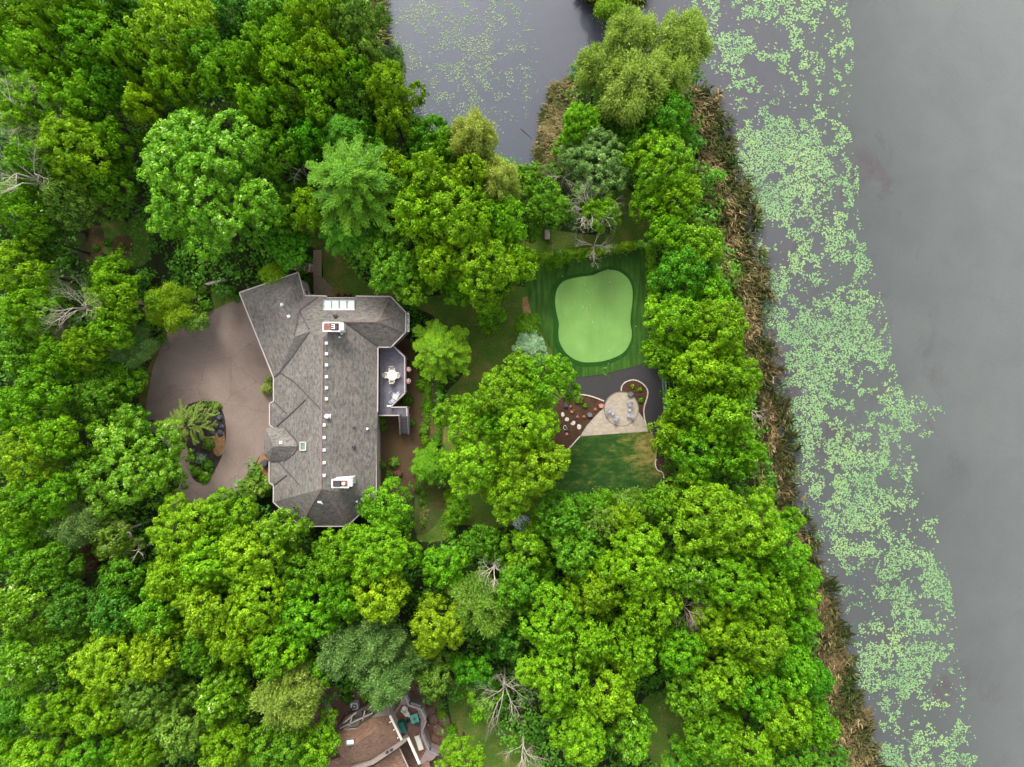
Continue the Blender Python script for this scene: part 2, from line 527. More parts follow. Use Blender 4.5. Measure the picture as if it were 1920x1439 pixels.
def turf_mat(name, a, b_, stripe, scl=2.2, amt=0.35, fine=0.25):
    m, nt, b, out = new_mat(name)
    v = coords(nt)
    n1 = noise(nt, 0.3, 4, 0.6, v, 0.3)
    r = ramp(nt, [(0.3, a), (0.7, b_)], n1.outputs[0])
    sv = coords(nt, (stripe[0], stripe[1], 1))
    n2 = noise(nt, scl, 3, 0.55, sv)
    g = ramp(nt, [(0.35, (1 - amt,) * 3), (0.65, (1 + amt * .7,) * 3)], n2.outputs[0])
    n3 = noise(nt, 14, 3, 0.7, v)
    g3 = ramp(nt, [(0.3, (1 - fine,) * 3), (0.7, (1 + fine * .7,) * 3)], n3.outputs[0])
    c = mix(nt, r.outputs[0], g.outputs[0], 1.0, 'MULTIPLY')
    c = mix(nt, c, g3.outputs[0], 1.0, 'MULTIPLY')
    nt.links.new(mix(nt, c, GK, 1.0, 'MULTIPLY'), b.inputs['Base Color']); b.inputs['Roughness'].default_value = 0.95
    b.inputs['Specular IOR Level'].default_value = 0.1
    bump(nt, b, n3.outputs[0], 0.3, 0.02)
    return m
M['green'] = turf_mat('putting_turf', (.15, .3, .07), (.195, .35, .095), (1, 0.2), 0.4, 0.1, 0.14)
M['collar'] = turf_mat('collar_turf', (.012, .062, .006), (.02, .085, .01), (1, 1), 1.0, 0.15, 0.2)
M['fringe'] = turf_mat('fringe_turf', (.028, .086, .01), (.05, .122, .018), (1.0, 0.1), 2.6, 0.36, 0.25)
M['rubber'] = plain('dark_rubber_mulch', (.035, .032, .034), 0.95, 0.35, 7)

def dry_lawn_mat():
    m, nt, b, out = new_mat('patchy_dry_lawn')
    v = coords(nt)
    c0 = W(1172, 838)
    mp = nt.nodes.new('ShaderNodeMapping'); mp.inputs['Location'].default_value = (-c0.x, -c0.y, 0); mp.inputs['Scale'].default_value = (.7, 1.0, 1)
    nt.links.new(v, mp.inputs[0])
    ln = nt.nodes.new('ShaderNodeVectorMath'); ln.operation = 'LENGTH'; nt.links.new(mp.outputs[0], ln.inputs[0])
    mr = nt.nodes.new('ShaderNodeMapRange'); mr.inputs[1].default_value = 0; mr.inputs[2].default_value = 5.2; mr.inputs[3].default_value = 0.3; mr.inputs[4].default_value = -.05
    nt.links.new(ln.outputs['Value'], mr.inputs[0])
    n1 = noise(nt, 0.75, 8, 0.78, coords(nt, (.8, 1.8, 1)), 0.5)
    ad = nt.nodes.new('ShaderNodeMath'); ad.operation = 'ADD'
    nt.links.new(n1.outputs[0], ad.inputs[0]); nt.links.new(mr.outputs[0], ad.inputs[1])
    r = ramp(nt, [(0.4, (.016, .055, .01)), (0.52, (.045, .088, .014)), (0.62, (.16, .145, .035)), (0.78, (.3, .24, .08))], ad.outputs[0])
    n3 = noise(nt, 10, 4, 0.7, v)
    g3 = ramp(nt, [(0.3, (.65,) * 3), (0.7, (1.25,) * 3)], n3.outputs[0])
    c = mix(nt, r.outputs[0], g3.outputs[0], 1.0, 'MULTIPLY')
    nt.links.new(mix(nt, c, GK, 1.0, 'MULTIPLY'), b.inputs['Base Color']); b.inputs['Roughness'].default_value = 0.95
    b.inputs['Specular IOR Level'].default_value = 0.1
    return m
M['dry_lawn'] = dry_lawn_mat()

def water_mat():
    m, nt, b, out = new_mat('lake_water')
    v = coords(nt)
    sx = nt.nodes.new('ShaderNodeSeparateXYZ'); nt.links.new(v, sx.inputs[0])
    # paler to the east, glare painted into the base colour; x runs west to east
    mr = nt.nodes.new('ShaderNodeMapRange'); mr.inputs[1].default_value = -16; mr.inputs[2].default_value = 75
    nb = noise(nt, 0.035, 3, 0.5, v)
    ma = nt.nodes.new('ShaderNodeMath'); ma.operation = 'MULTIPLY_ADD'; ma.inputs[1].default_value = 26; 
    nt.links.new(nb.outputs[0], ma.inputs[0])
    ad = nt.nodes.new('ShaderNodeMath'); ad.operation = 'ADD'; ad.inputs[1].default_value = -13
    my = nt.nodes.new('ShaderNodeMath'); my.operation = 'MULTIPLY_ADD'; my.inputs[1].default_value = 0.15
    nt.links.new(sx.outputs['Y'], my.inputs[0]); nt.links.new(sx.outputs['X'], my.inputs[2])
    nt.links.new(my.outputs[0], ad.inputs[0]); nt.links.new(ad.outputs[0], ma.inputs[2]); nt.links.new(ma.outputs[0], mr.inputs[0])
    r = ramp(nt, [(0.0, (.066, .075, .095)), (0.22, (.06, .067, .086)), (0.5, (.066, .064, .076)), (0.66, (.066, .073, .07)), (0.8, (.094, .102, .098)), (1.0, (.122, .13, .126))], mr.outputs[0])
    n1 = noise(nt, 0.22, 6, 0.65, v, 0.6)
    g = ramp(nt, [(0.3, (.92, .92, .93)), (0.6, (1.03, 1.02, 1.03))], n1.outputs[0])
    n2 = noise(nt, 7, 3, 0.8, v)
    g2 = ramp(nt, [(0.3, (.9, .93, .9)), (0.7, (1.09, 1.07, 1.1))], n2.outputs[0])
    c = mix(nt, r.outputs[0], g.outputs[0], 1.0, 'MULTIPLY'); c = mix(nt, c, g2.outputs[0], 1.0, 'MULTIPLY')
    # reddish weed under the surface
    n4 = noise(nt, 0.16, 6, 0.75, coords(nt, (1, .6, 1)), 0.5)
    g4 = ramp(nt, [(0.56, (0, 0, 0)), (0.66, (1, 1, 1))], n4.outputs[0])
    msk = nt.nodes.new('ShaderNodeMapRange'); msk.inputs[1].default_value = 22; msk.inputs[2].default_value = 30; nt.links.new(sx.outputs['X'], msk.inputs[0])
    msk2 = nt.nodes.new('ShaderNodeMapRange'); msk2.inputs[1].default_value = 48; msk2.inputs[2].default_value = 56; msk2.inputs[3].default_value = 1; msk2.inputs[4].default_value = 0; nt.links.new(my.outputs[0], msk2.inputs[0])
    m1 = nt.nodes.new('ShaderNodeMath'); m1.operation = 'MULTIPLY'; nt.links.new(msk.outputs[0], m1.inputs[0]); nt.links.new(msk2.outputs[0], m1.inputs[1])
    m2 = nt.nodes.new('ShaderNodeMath'); m2.operation = 'MULTIPLY'; nt.links.new(m1.outputs[0], m2.inputs[0]); nt.links.new(g4.outputs[0], m2.inputs[1])
    m3 = nt.nodes.new('ShaderNodeMath'); m3.operation = 'MULTIPLY'; m3.inputs[1].default_value = 0.6; nt.links.new(m2.outputs[0], m3.inputs[0])
    c = mix(nt, c, (.062, .04, .046), m3.outputs[0])
    nt.links.new(mix(nt, c, GK, 1.0, 'MULTIPLY'), b.inputs['Base Color'])
    b.inputs['Roughness'].default_value = 0.1; b.inputs['IOR'].default_value = 1.33
    n5 = noise(nt, 1.6, 3, 0.6, coords(nt, (1, .5, 1)))
    bump(nt, b, n5.outputs[0], 0.06, 0.03)
    return m
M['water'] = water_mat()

def shingle_mat(name, ca, cb, cc, bw=0.34, rh=0.17):
    m, nt, b, out = new_mat(name)
    uv = nt.nodes.new('ShaderNodeUVMap')
    br = nt.nodes.new('ShaderNodeTexBrick')
    br.offset = 0.5; br.inputs['Scale'].default_value = 1.0
    br.inputs['Brick Width'].default_value = bw; br.inputs['Row Height'].default_value = rh
    br.inputs['Mortar Size'].default_value = 0.012; br.inputs['Mortar Smooth'].default_value = 0.4; br.inputs['Bias'].default_value = 0.0
    br.inputs['Color1'].default_value = (*ca, 1); br.inputs['Color2'].default_value = (*cb, 1); br.inputs['Mortar'].default_value = (*tuple(x * .38 for x in ca), 1)
    nt.links.new(uv.outputs[0], br.inputs['Vector'])
    n1 = noise(nt, 0.35, 6, 0.7, coords(nt), 0.5)
    g1 = ramp(nt, [(0.3, (.8, .78, .78)), (0.5, (1, 1, 1)), (0.72, (1.12, 1.14, 1.08))], n1.outputs[0])
    mpp = nt.nodes.new('ShaderNodeMapping'); mpp.inputs['Scale'].default_value = (1.5, 3.0, 1); nt.links.new(uv.outputs[0], mpp.inputs[0])
    n2 = noise(nt, 1.0, 3, 0.8, mpp.outputs[0])
    g2 = ramp(nt, [(0.34, (.5, .5, .5)), (0.46, (.95, .95, .95)), (0.66, (1.25, 1.25, 1.22))], n2.outputs[0])
    n3 = noise(nt, 2.2, 4, 0.7, coords(nt))
    g3 = ramp(nt, [(0.35, cc), (0.65, (1.0, 1.0, 1.0))], n3.outputs[0])
    c = mix(nt, br.outputs[0], g1.outputs[0], 1.0, 'MULTIPLY'); c = mix(nt, c, g2.outputs[0], .85, 'MULTIPLY'); c = mix(nt, c, g3.outputs[0], 1.0, 'MULTIPLY')
    nt.links.new(mix(nt, c, GK, 1.0, 'MULTIPLY'), b.inputs['Base Color']); b.inputs['Roughness'].default_value = 0.92
    b.inputs['Specular IOR Level'].default_value = 0.2
    bump(nt, b, br.outputs['Fac'], -0.5, 0.03)
    return m
M['shingle'] = shingle_mat('grey_shingles', (.215, .18, .168), (.135, .12, .114), (.84, .95, .88))
M['shingle2'] = shingle_mat('brown_shingles', (.25, .15, .105), (.19, .115, .08), (.85, .8, .78), .3, .15)
M['flash'] = plain('dark_valley_flashing', (.05, .042, .042), 0.7)
M['ridge'] = plain('ridge_cap_shingle', (.17, .125, .11), 0.9, 0.3, 4)
M['gutter'] = plain('pale_pink_gutter', (.4, .34, .315), 0.45, 0.12)
M['siding'] = plain('beige_siding', (.5, .45, .4), 0.7, 0.1)
M['white'] = plain('white_paint', (.8, .79, .78), 0.5, 0.08)
M['whitemetal'] = plain('white_metal', (.66, .68, .73), 0.35, 0.06)
M['cream'] = plain('cream_plastic', (.62, .57, .48), 0.5, 0.07)
M['black'] = plain('black_metal', (.02, .02, .022), 0.5)
M['copper'] = plain('rusty_cap', (.2, .075, .045), 0.6, 0.6, 2.5)
M['board'] = plain('grey_violet_deck_board', (.14, .13, .16), 0.7, 0.3, 3)
M['board_edge'] = plain('deck_rail', (.42, .35, .34), 0.6, 0.15)
M['flue'] = plain('dark_flue', (.03, .025, .025), 0.7)
M['steel'] = plain('grey_steel', (.35, .37, .39), 0.35, 0.1, 4, 0.6)
M['lilac'] = plain('pale_lilac_plastic', (.4, .41, .5), 0.5, 0.08)
M['tread'] = plain('stair_tread_board', (.2, .19, .22), .7, .2, 3)
M['pink'] = plain('pink_flowers', (.6, .2, .24), 0.7, 0.35, 14)
M['kerb'] = plain('white_stone_edging', (.62, .54, .44), 0.8, 0.25, 6)
M['stone_white'] = plain('pale_flagstone', (.52, .47, .38), 0.85, 0.2, 3)
M['stone_red'] = plain('red_sandstone', (.33, .12, .07), 0.9, 0.35, 4)
M['stone_pink'] = plain('pink_stone', (.48, .2, .15), 0.85, 0.2, 3)
M['stone_grey'] = plain('grey_boulder', (.13, .135, .13), 0.9, 0.3, 3)
M['stone_dark'] = plain('dark_slate_boulder', (.045, .047, .06), 0.8, 0.4, 2)
M['wood'] = plain('weathered_wood', (.24, .17, .12), 0.8, 0.3, 4)
M['woodpale'] = plain('pale_weathered_wood', (.45, .4, .36), 0.8, 0.25, 4)
M['bark'] = plain('bark', (.06, .045, .035), 0.95, 0.35, 5)
M['barkpale'] = plain('bleached_dead_wood', (.44, .38, .31), 0.9, 0.25, 3)
M['barkbrown'] = plain('brown_dead_twigs', (.36, .26, .21), 0.9, 0.3, 3)
M['teal'] = plain('teal_cover', (.05, .3, .25), 0.6, 0.2, 6)
M['darkteal'] = plain('dark_green_cover', (.006, .12, .09), 0.6, 0.15, 6)
M['deckbrown'] = plain('red_brown_decking', (.14, .06, .035), 0.6, 0.35, 2)
M['pinkstone'] = plain('pinkish_grey_terrace', (.3, .22, .21), 0.85, 0.2, 3)
M['pergola'] = plain('dark_brown_beams', (.085, .062, .05), 0.8, 0.2)
M['ball'] = plain('white_golf_ball', (.82, .82, .8), 0.4, 0.03)

def glass_mat(name, col, rough=0.12):
    m, nt, b, out = new_mat(name)
    n = noise(nt, 0.8, 3, .5, coords(nt))
    r = ramp(nt, [(0.3, tuple(c * .85 for c in col)), (0.7, tuple(c * 1.1 for c in col))], n.outputs[0])
    nt.links.new(r.outputs[0], b.inputs['Base Color'])
    b.inputs['Roughness'].default_value = rough; b.inputs['Coat Weight'].default_value = 0.6
    return m
M['pane'] = glass_mat('pale_green_glass', (.36, .44, .38))
M['pane2'] = glass_mat('dark_green_glass', (.08, .14, .11))
M['mint'] = glass_mat('mint_glass', (.42, .62, .52))
M['fencegreen'] = plain('green_wire_fence', (.16, .24, .2), 0.5, 0.2, 6)

def paver_mat(name, ca, cb, radial=None):
    m, nt, b, out = new_mat(name)
    v = coords(nt)
    br = nt.nodes.new('ShaderNodeTexBrick'); br.offset = 0.5
    br.inputs['Scale'].default_value = 1; br.inputs['Brick Width'].default_value = .3; br.inputs['Row Height'].default_value = .15; br.inputs['Mortar Size'].default_value = .014
    br.inputs['Color1'].default_value = (*ca, 1); br.inputs['Color2'].default_value = (*cb, 1); br.inputs['Mortar'].default_value = (*tuple(x * .6 for x in ca), 1)
    nt.links.new(v, br.inputs['Vector'])
    n1 = noise(nt, 1.1, 5, .7, v)
    g1 = ramp(nt, [(0.3, (.8, .78, .76)), (0.7, (1.12, 1.12, 1.1))], n1.outputs[0])
    c = mix(nt, br.outputs[0], g1.outputs[0], 1.0, 'MULTIPLY')
    nt.links.new(mix(nt, c, GK, 1.0, 'MULTIPLY'), b.inputs['Base Color']); b.inputs['Roughness'].default_value = .85
    return m
M['paver'] = paver_mat('tan_pavers', (.43, .37, .29), (.35, .29, .225))
M['ring'] = paver_mat('brown_ring_pavers', (.25, .19, .155), (.2, .145, .12))

LEAF = {
 'lime': leaf_mat('lime_leaves', (.058, .138, .002), (.122, .262, .003), (.225, .4, .009), .42),
 'fresh': leaf_mat('fresh_green_leaves', (.038, .125, .002), (.094, .25, .003), (.19, .39, .01), .42),
 'mid': leaf_mat('mid_green_leaves', (.026, .095, .002), (.065, .185, .004), (.14, .3, .014), .38),
 'deep': leaf_mat('deep_green_leaves', (.016, .07, .003), (.042, .135, .006), (.095, .22, .018), .35),
 'gold': leaf_mat('yellow_green_leaves', (.075, .15, .002), (.155, .28, .004), (.28, .42, .012), .42),
 'silver': leaf_mat('silver_glint_leaves', (.03, .105, .002), (.08, .205, .004), (.17, .34, .013), .36, (.38, .5, .2), .38),  # pale tip stop: leaf undersides, plus glints of glossy leaves painted as colour
 'pine': leaf_mat('blue_green_needles', (.035, .08, .014), (.085, .165, .03), (.18, .28, .065), .28),
 'pale': leaf_mat('pale_yellow_leaves', (.13, .18, .02), (.24, .3, .04), (.4, .45, .1), .38),
 'willow': leaf_mat('willow_leaves', (.08, .15, .012), (.17, .265, .028), (.3, .4, .08), .38),
 'olive': leaf_mat('olive_leaves', (.045, .105, .006), (.1, .19, .014), (.19, .29, .035), .36),
 'blue': leaf_mat('blue_spruce_needles', (.045, .1, .035), (.125, .22, .095), (.25, .36, .19), .15),
 'white': leaf_mat('white_blossom', (.12, .2, .14), (.38, .45, .42), (.7, .74, .74), .1),
 'red':   leaf_mat('dull_red_leaves', (.04, .02, .015), (.1, .045, .03), (.17, .08, .05), .2),
 'floor': leaf_mat('undergrowth_leaves', (.03, .1, .004), (.055, .17, .007), (.11, .25, .014), .4),
 'bright': leaf_mat('bright_emerald_leaves', (.022, .105, .002), (.055, .205, .004), (.115, .32, .01), .38),
 'spiky': leaf_mat('yellow_green_needles', (.05, .09, .01), (.13, .19, .025), (.24, .3, .055), .2),
}

# ------------------------------------------------------------------ ground and water
shore = [(698, -60), (702, 20), (712, 62), (716, 98), (740, 120), (752, 150), (768, 190), (775, 222), (800, 246), (850, 250), (905, 270), (940, 300), (975, 322), (1004, 326), (1022, 306), (1018, 268), (1022, 225), (1036, 185), (1062, 150), (1100, 128), (1150, 118), (1200, 112), (1260, 130), (1310, 160), (1330, 200), (1342, 250), (1352, 300), (1378, 345), (1385, 400), (1392, 460), (1408, 520), (1420, 600), (1432, 680), (1448, 760), (1462, 830), (1474, 900), (1490, 960), (1512, 1030), (1545, 1110), (1560, 1170), (1582, 1240), (1585, 1300), (1612, 1380), (1640, 1450), (1660, 1540)]
sp = spline(shore, 6, False)
land = []
for i, (x, y) in enumerate(sp):
    land.append((x + random.uniform(-2.5, 2.5), y + random.uniform(-2.5, 2.5)))
LAND = land + [(1700, 2600), (-2600, 2600), (-2600, -2600), (660, -2600)]
def land_obj(name, poly, mat, z=0.0):
    bm = bmesh.new()
    top = [bm.verts.new(W(a, b, 0)) for a, b in poly]
    f = bm.faces.new(top); bm.normal_update()
    if f.normal.z < 0: f.normal_flip()
    low = []
    n = len(poly)
    for v in top: low.append(bm.verts.new((v.co.x, v.co.y, -1.2)))
    for i in range(n): bm.faces.new((top[i], top[(i + 1) % n], low[(i + 1) % n], low[i]))
    bmesh.ops.triangulate(bm, faces=bm.faces[:])
    for v in top: v.co.z = z
    me = bpy.data.meshes.new(name); bm.to_mesh(me); bm.free()
    return link(name, me, mat)
L(land_obj('ground', LAND, M['soil']), 'dark leaf-strewn ground under the trees', kind='structure')
ISLE = spline([(1080, -60), (1090, -12), (1115, 2), (1150, 14), (1185, 6), (1205, -14), (1210, -60)], 5)
L(land_obj('islet', ISLE, M['soil'], 0.0), 'small grassy islet in the pond at the top edge of the view', kind='structure')
wz = -0.35
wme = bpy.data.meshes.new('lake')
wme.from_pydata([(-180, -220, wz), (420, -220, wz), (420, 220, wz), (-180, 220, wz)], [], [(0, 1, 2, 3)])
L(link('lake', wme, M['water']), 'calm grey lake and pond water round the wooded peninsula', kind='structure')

def G(name, pts, lev, mat, label, sm=5):
    return L(sheet(name, pts, 0.004 * lev, mat, sm), label, kind='structure')
LAWN_C = [(740, 552), (800, 556), (860, 548), (930, 535), (1000, 545), (1060, 600), (1080, 720), (1070, 930), (1010, 965), (930, 990), (860, 985), (835, 1012), (782, 1012), (800, 960), (835, 900), (828, 800), (835, 740), (870, 690), (820, 600), (770, 575)]
LAWN_N = [(540, 415), (600, 425), (655, 475), (682, 525), (740, 545), (775, 560), (740, 575), (640, 560), (606, 548), (606, 505), (592, 468), (560, 450)]
LAWN_P = [(985, 425), (1060, 435), (1140, 440), (1150, 400), (1160, 350), (1185, 360), (1212, 405), (1232, 455), (1215, 468), (1100, 478), (1005, 486), (980, 470)]
LAWN_G = [(186, 424), (240, 410), (275, 430), (282, 480), (262, 500), (235, 490), (190, 470)]
LAWN_B = [(1205, 1315), (1250, 1300), (1300, 1350), (1295, 1400), (1240, 1445), (1212, 1400)]
LAWN_S = [(838, 1285), (880, 1285), (940, 1360), (1000, 1390), (990, 1460), (865, 1460), (852, 1380)]
G('lawn', LAWN_C, 1, M['lawn'], 'shaded lawn between the house and the big central tree')
G('lawn', LAWN_N, 1, M['lawn'], 'curved grass strip north of the grey-roofed house')
G('lawn', LAWN_P, 1, M['lawn'], 'small lawn clearing beyond the hedge of the putting green')
G('lawn', LAWN_G, 1, M['lawn'], 'small grass plot of the vegetable garden west of the silver-leaved tree')
G('lawn', LAWN_B, 1, M['lawn'], 'dark grass glade among the southern trees')
G('lawn', LAWN_S, 1, M['lawn'], 'dark grass strip east of the brown-roofed house')
STRIP = [(390, 540), (421, 531), (430, 566), (404, 580)]
G('lawn', STRIP, 3, turf_mat('striped_turf', (.05, .1, .01), (.08, .13, .02), (1, .2), 2, .3), 'little striped grass rectangle at the north edge of the driveway', 0)
DRIVE = [(452, 560), (384, 588), (322, 618), (303, 650), (287, 692), (276, 745), (272, 792), (284, 808), (312, 835), (336, 870), (338, 905), (318, 940), (306, 975), (308, 1000), (326, 1000), (350, 962), (375, 945), (420, 935), (462, 905), (490, 852), (520, 860), (530, 700), (490, 600), (475, 560)]
VERGE = [(455, 552), (384, 578), (314, 612), (292, 650), (278, 690), (262, 745), (258, 800), (276, 825), (330, 700), (380, 620), (450, 580)]
G('grass_verge', VERGE, 1, ground_mat('verge_grass', [(0.3, (.05, .07, .012)), (0.55, (.14, .11, .03)), (0.75, (.16, .09, .045))], .6, 8, .5), 'thin yellowed grass verge along the west edge of the driveway')
G('driveway', DRIVE, 2, M['asphalt'], 'brown-grey asphalt driveway curving round a planted island', 4)
ISLAND = [(345, 765), (372, 753), (402, 755), (419, 776), (424, 812), (418, 850), (400, 887), (381, 906), (362, 898), (355, 870), (352, 840), (340, 830), (334, 800)]
G('planting_island', ISLAND, 3, ground_mat('island_soil', [(0.35, (.02, .02, .018)), (0.55, (.045, .035, .03)), (0.75, (.04, .06, .015))], .8, 8, .5), 'dark planted island in the turning circle of the driveway')
G('leaf_litter', [(402, 815), (420, 812), (420, 845), (408, 856), (398, 840)], 4, M['chips'], 'orange leaf litter on the east side of the driveway island')
G('leaf_litter', [(492, 850), (506, 862), (508, 910), (490, 900), (474, 898), (478, 880)], 3, M['chips'], 'orange leaf litter beside the entrance of the grey-roofed house')
YARD = [(700, 655), (775, 640), (790, 690), (797, 760), (806, 835), (775, 875), (778, 930), (706, 930)]
G('bare_yard', YARD, 2, M['yard'], 'bare brown mulched yard below the deck')
BORD = [(778, 720), (795, 690), (825, 690), (832, 760), (830, 880), (838, 940), (812, 990), (780, 1000), (778, 930), (782, 870), (806, 835), (797, 760)]
G('flower_border', BORD, 3, ground_mat('border_soil', [(0.36, (.04, .085, .01)), (0.52, (.075, .085, .02)), (0.7, (.17, .09, .04))], 1.1, 8, .55), 'orange-brown planted border along the east yard')
FR = [(1003, 488), (1020, 494), (1214, 465), (1216, 560), (1213, 680), (1180, 690), (1130, 702), (1070, 710), (1044, 700), (1035, 660), (1018, 630), (985, 560), (984, 520)]
G('turf_surround', FR, 3, M['fringe'], 'dark striped artificial turf round the putting green', 0)
gp = [(1140.5, 506.6), (1159, 509), (1177, 522), (1185.4, 540.5), (1186, 562.6), (1183, 588), (1182, 607), (1184.7, 625), (1181, 643.6), (1168, 662), (1140.5, 675), (1111, 679.7), (1085, 677.5), (1063, 664), (1050, 643.6), (1047, 625), (1048, 607), (1043, 584.7), (1041, 562.6), (1045.5, 540.5), (1059.4, 526.5), (1085, 520), (1111, 516.5), (1125.7, 510.3)]
gc = (1114, 592)
collar = [(gc[0] + (x - gc[0]) * (1.12 if x < gc[0] else 1.08) - 2, gc[1] + (y - gc[1]) * 1.09 + 1) for x, y in gp]
G('green_collar', collar, 4, M['collar'], 'narrow dark collar of turf round the putting green')
GREEN = gp
L(slab('putting_green', GREEN, 0.0, 0.03, M['green'], 4, at_z=0), 'light green kidney-shaped putting green with a smooth edge', kind='structure')
RUB = [(1060, 712), (1130, 703), (1180, 691), (1213, 679), (1238, 682), (1246, 740), (1243, 800), (1232, 818), (1190, 812), (1100, 780), (1060, 760)]
G('dark_surfacing', RUB, 3, M['rubber'], 'charcoal rubber surfacing between the putting green and the patio', 0)
BED1 = [(1070, 739), (1096.7, 741), (1113.4, 745), (1133, 753), (1133, 772), (1113.4, 785), (1100, 800), (1087.5, 819), (1051, 860), (1036, 880), (1030, 800), (1040, 755)]
BED2 = [(1164.8, 735), (1165.4, 725.9), (1171.8, 717.5), (1186, 712.8), (1198.4, 715.9), (1208.5, 723.4), (1214.3, 733.4), (1213.5, 745), (1209.3, 758.4), (1207, 771.7), (1210, 793), (1190, 780), (1180, 750)]
G('mulch_bed', BED1, 4, M['mulch'], 'brown mulch bed west of the round patio', 0)
G('mulch_bed', BED2, 4, M['mulch'], 'kidney-shaped brown mulch bed east of the round patio', 4)
SL = [(1087.5, 817), (1218.5, 808), (1224, 815), (1233, 840), (1230, 861), (1228.5, 870), (1232.6, 881.8), (1243.5, 888.5), (1246, 935), (1040, 940), (1032, 880), (1051, 859)]
G('lawn', SL, 5, M['dry_lawn'], 'patchy lawn with yellow streaks south of the patio', 0)
G('mulch_bed', [(1230, 860), (1260, 860), (1275, 900), (1262, 930), (1243.5, 915), (1243.5, 888.5), (1232.6, 881.8), (1228.5, 870)], 6, M['mulch'], 'narrow mulch strip at the east edge of the patchy lawn', 0)
PAT = [(1132, 764), (1113.4, 783.4), (1100, 798.4), (1087.5, 818.4), (1218.5, 809), (1211, 791.7), (1197, 772), (1165, 760)]
L(slab('patio', PAT, 0.0, 0.045, M['paver'], 0, at_z=0), 'flared tan paver apron below the round patio', kind='structure')
pc = W(1165, 767.6); pr = 33 * SC
circ = [(1165 + 33 * math.cos(a), 767.6 + 33 * math.sin(a)) for a in [2 * PI * i / 40 for i in range(40)]]
ro = L(slab('round_patio', circ, 0.0, 0.055, M['ring'], 0, at_z=0), 'round tan paver patio with a darker brick rim', kind='structure')
circ2 = [(1165 + 30.8 * math.cos(a), 767.6 + 30.8 * math.sin(a)) for a in [2 * PI * i / 40 for i in range(40)]]
slab('patio_centre', circ2, 0.05, 0.062, M['paver'], 0, parent=ro, at_z=0)
G('wood_chip_path', [(980, 558), (988, 556), (996, 586), (994, 592), (982, 592), (979, 575)], 4, M['chips'], 'orange wood chip wedge west of the putting green', 0)
M['bedsoil'] = ground_mat('vegetable_bed_soil', [(0.35, (.03, .055, .01)), (0.5, (.07, .05, .02)), (0.7, (.16, .07, .035))], 1.4, 8, .55)
G('garden_bed', [(172, 428), (188, 424), (196, 445), (190, 480), (165, 495), (160, 465)], 2, M['bedsoil'], 'reddish vegetable bed in the west garden')
G('garden_bed', [(212, 448), (242, 443), (250, 470), (236, 484), (214, 478)], 2, M['bedsoil'], 'small orange-edged vegetable bed beside a grass plot')
G('stone_terrace', [(588, 520), (603, 519), (624, 541), (624, 556), (588, 556)], 3, plain('tan_terrace', (.2, .15, .1), .9, .25, 2), 'tan stone terrace at the north door of the house', 0)
TERR = [(590, 1300), (650, 1290), (730, 1270), (790, 1280), (830, 1320), (846, 1370), (840, 1439), (815, 1480), (600, 1480)]
G('rocky_terrace', TERR, 2, M['rubble'], 'brown rocky ground round the lower house')
G('stone_slab', [(440, 908), (450, 898), (466, 898), (452, 920), (444, 922)], 4, plain('concrete_slab', (.3, .25, .22), .9, .15, 3), 'pale concrete slab at the south-east corner of the driveway', 0)
CLEAR = [LAWN_C, LAWN_N, LAWN_P, LAWN_G, LAWN_B, LAWN_S, STRIP, DRIVE, ISLAND, YARD, BORD, FR, RUB, BED1, BED2, SL, PAT, TERR, [(449, 549), (559, 511), (600, 552), (760, 555), (775, 640), (712, 800), (712, 990), (560, 990), (512, 940), (513, 700)], [(580, 460), (612, 460), (630, 556), (580, 556)], [(158, 418), (270, 418), (270, 500), (158, 500)]]

def kerb(pts, label, name='stone_edging'):
    """a row of edging stones, each a part"""
    q = [W(a, b, 0) for a, b in spline(pts, 5, False)]
    root = empty(name, q[0], label, 'edging', 'pale stone edgings of the garden beds')
    me = None; acc = 0.0
    i = 0
    while i < len(q) - 1:
        a, b = q[i], q[i + 1]
        d = b - a; n = max(1, round(d.length / 0.42))
        for k in range(n):
            p = a + d * ((k + .5) / n)
            if me is None:
                mb = MB(); mb.box((0, 0, .05), (.4, .15, .1), taper=.85)
                o = mb.build('stone', M['kerb'], root); me = o.data
            else:
                o = link('stone', me, None, root)
            o.location = p - q[0]; o.rotation_euler = (0, 0, math.atan2(d.y, d.x) + random.uniform(-.08, .08)); o.scale = (d.length / n / .42 * .98, random.uniform(.85, 1.2), random.uniform(.9, 1.15))
        i += 1
kerb([(1066, 738.5), (1078.4, 739.4), (1096.7, 741), (1113.4, 745), (1132.6, 752.5)], 'pale stone edging between the western mulch bed and the charcoal surfacing')
kerb([(1164.8, 733.4), (1165.4, 725.9), (1171.8, 717.5), (1186, 712.8), (1198.4, 715.9), (1208.5, 723.4), (1214.3, 733.4), (1213.5, 745), (1209.3, 758.4), (1207, 771.7), (1210, 791.7), (1218.5, 806.7), (1222.6, 813.4)], 'looping pale stone edging round the eastern mulch bed')
kerb([(1087.5, 818.4), (1068, 840), (1050.8, 859.3)], 'straight pale stone edging between mulch and the patchy lawn')
kerb([(1230, 861), (1228.5, 870), (1232.6, 881.8), (1243.5, 888.5), (1244.3, 915)], 'wavy pale stone edging on the east side of the patchy lawn')

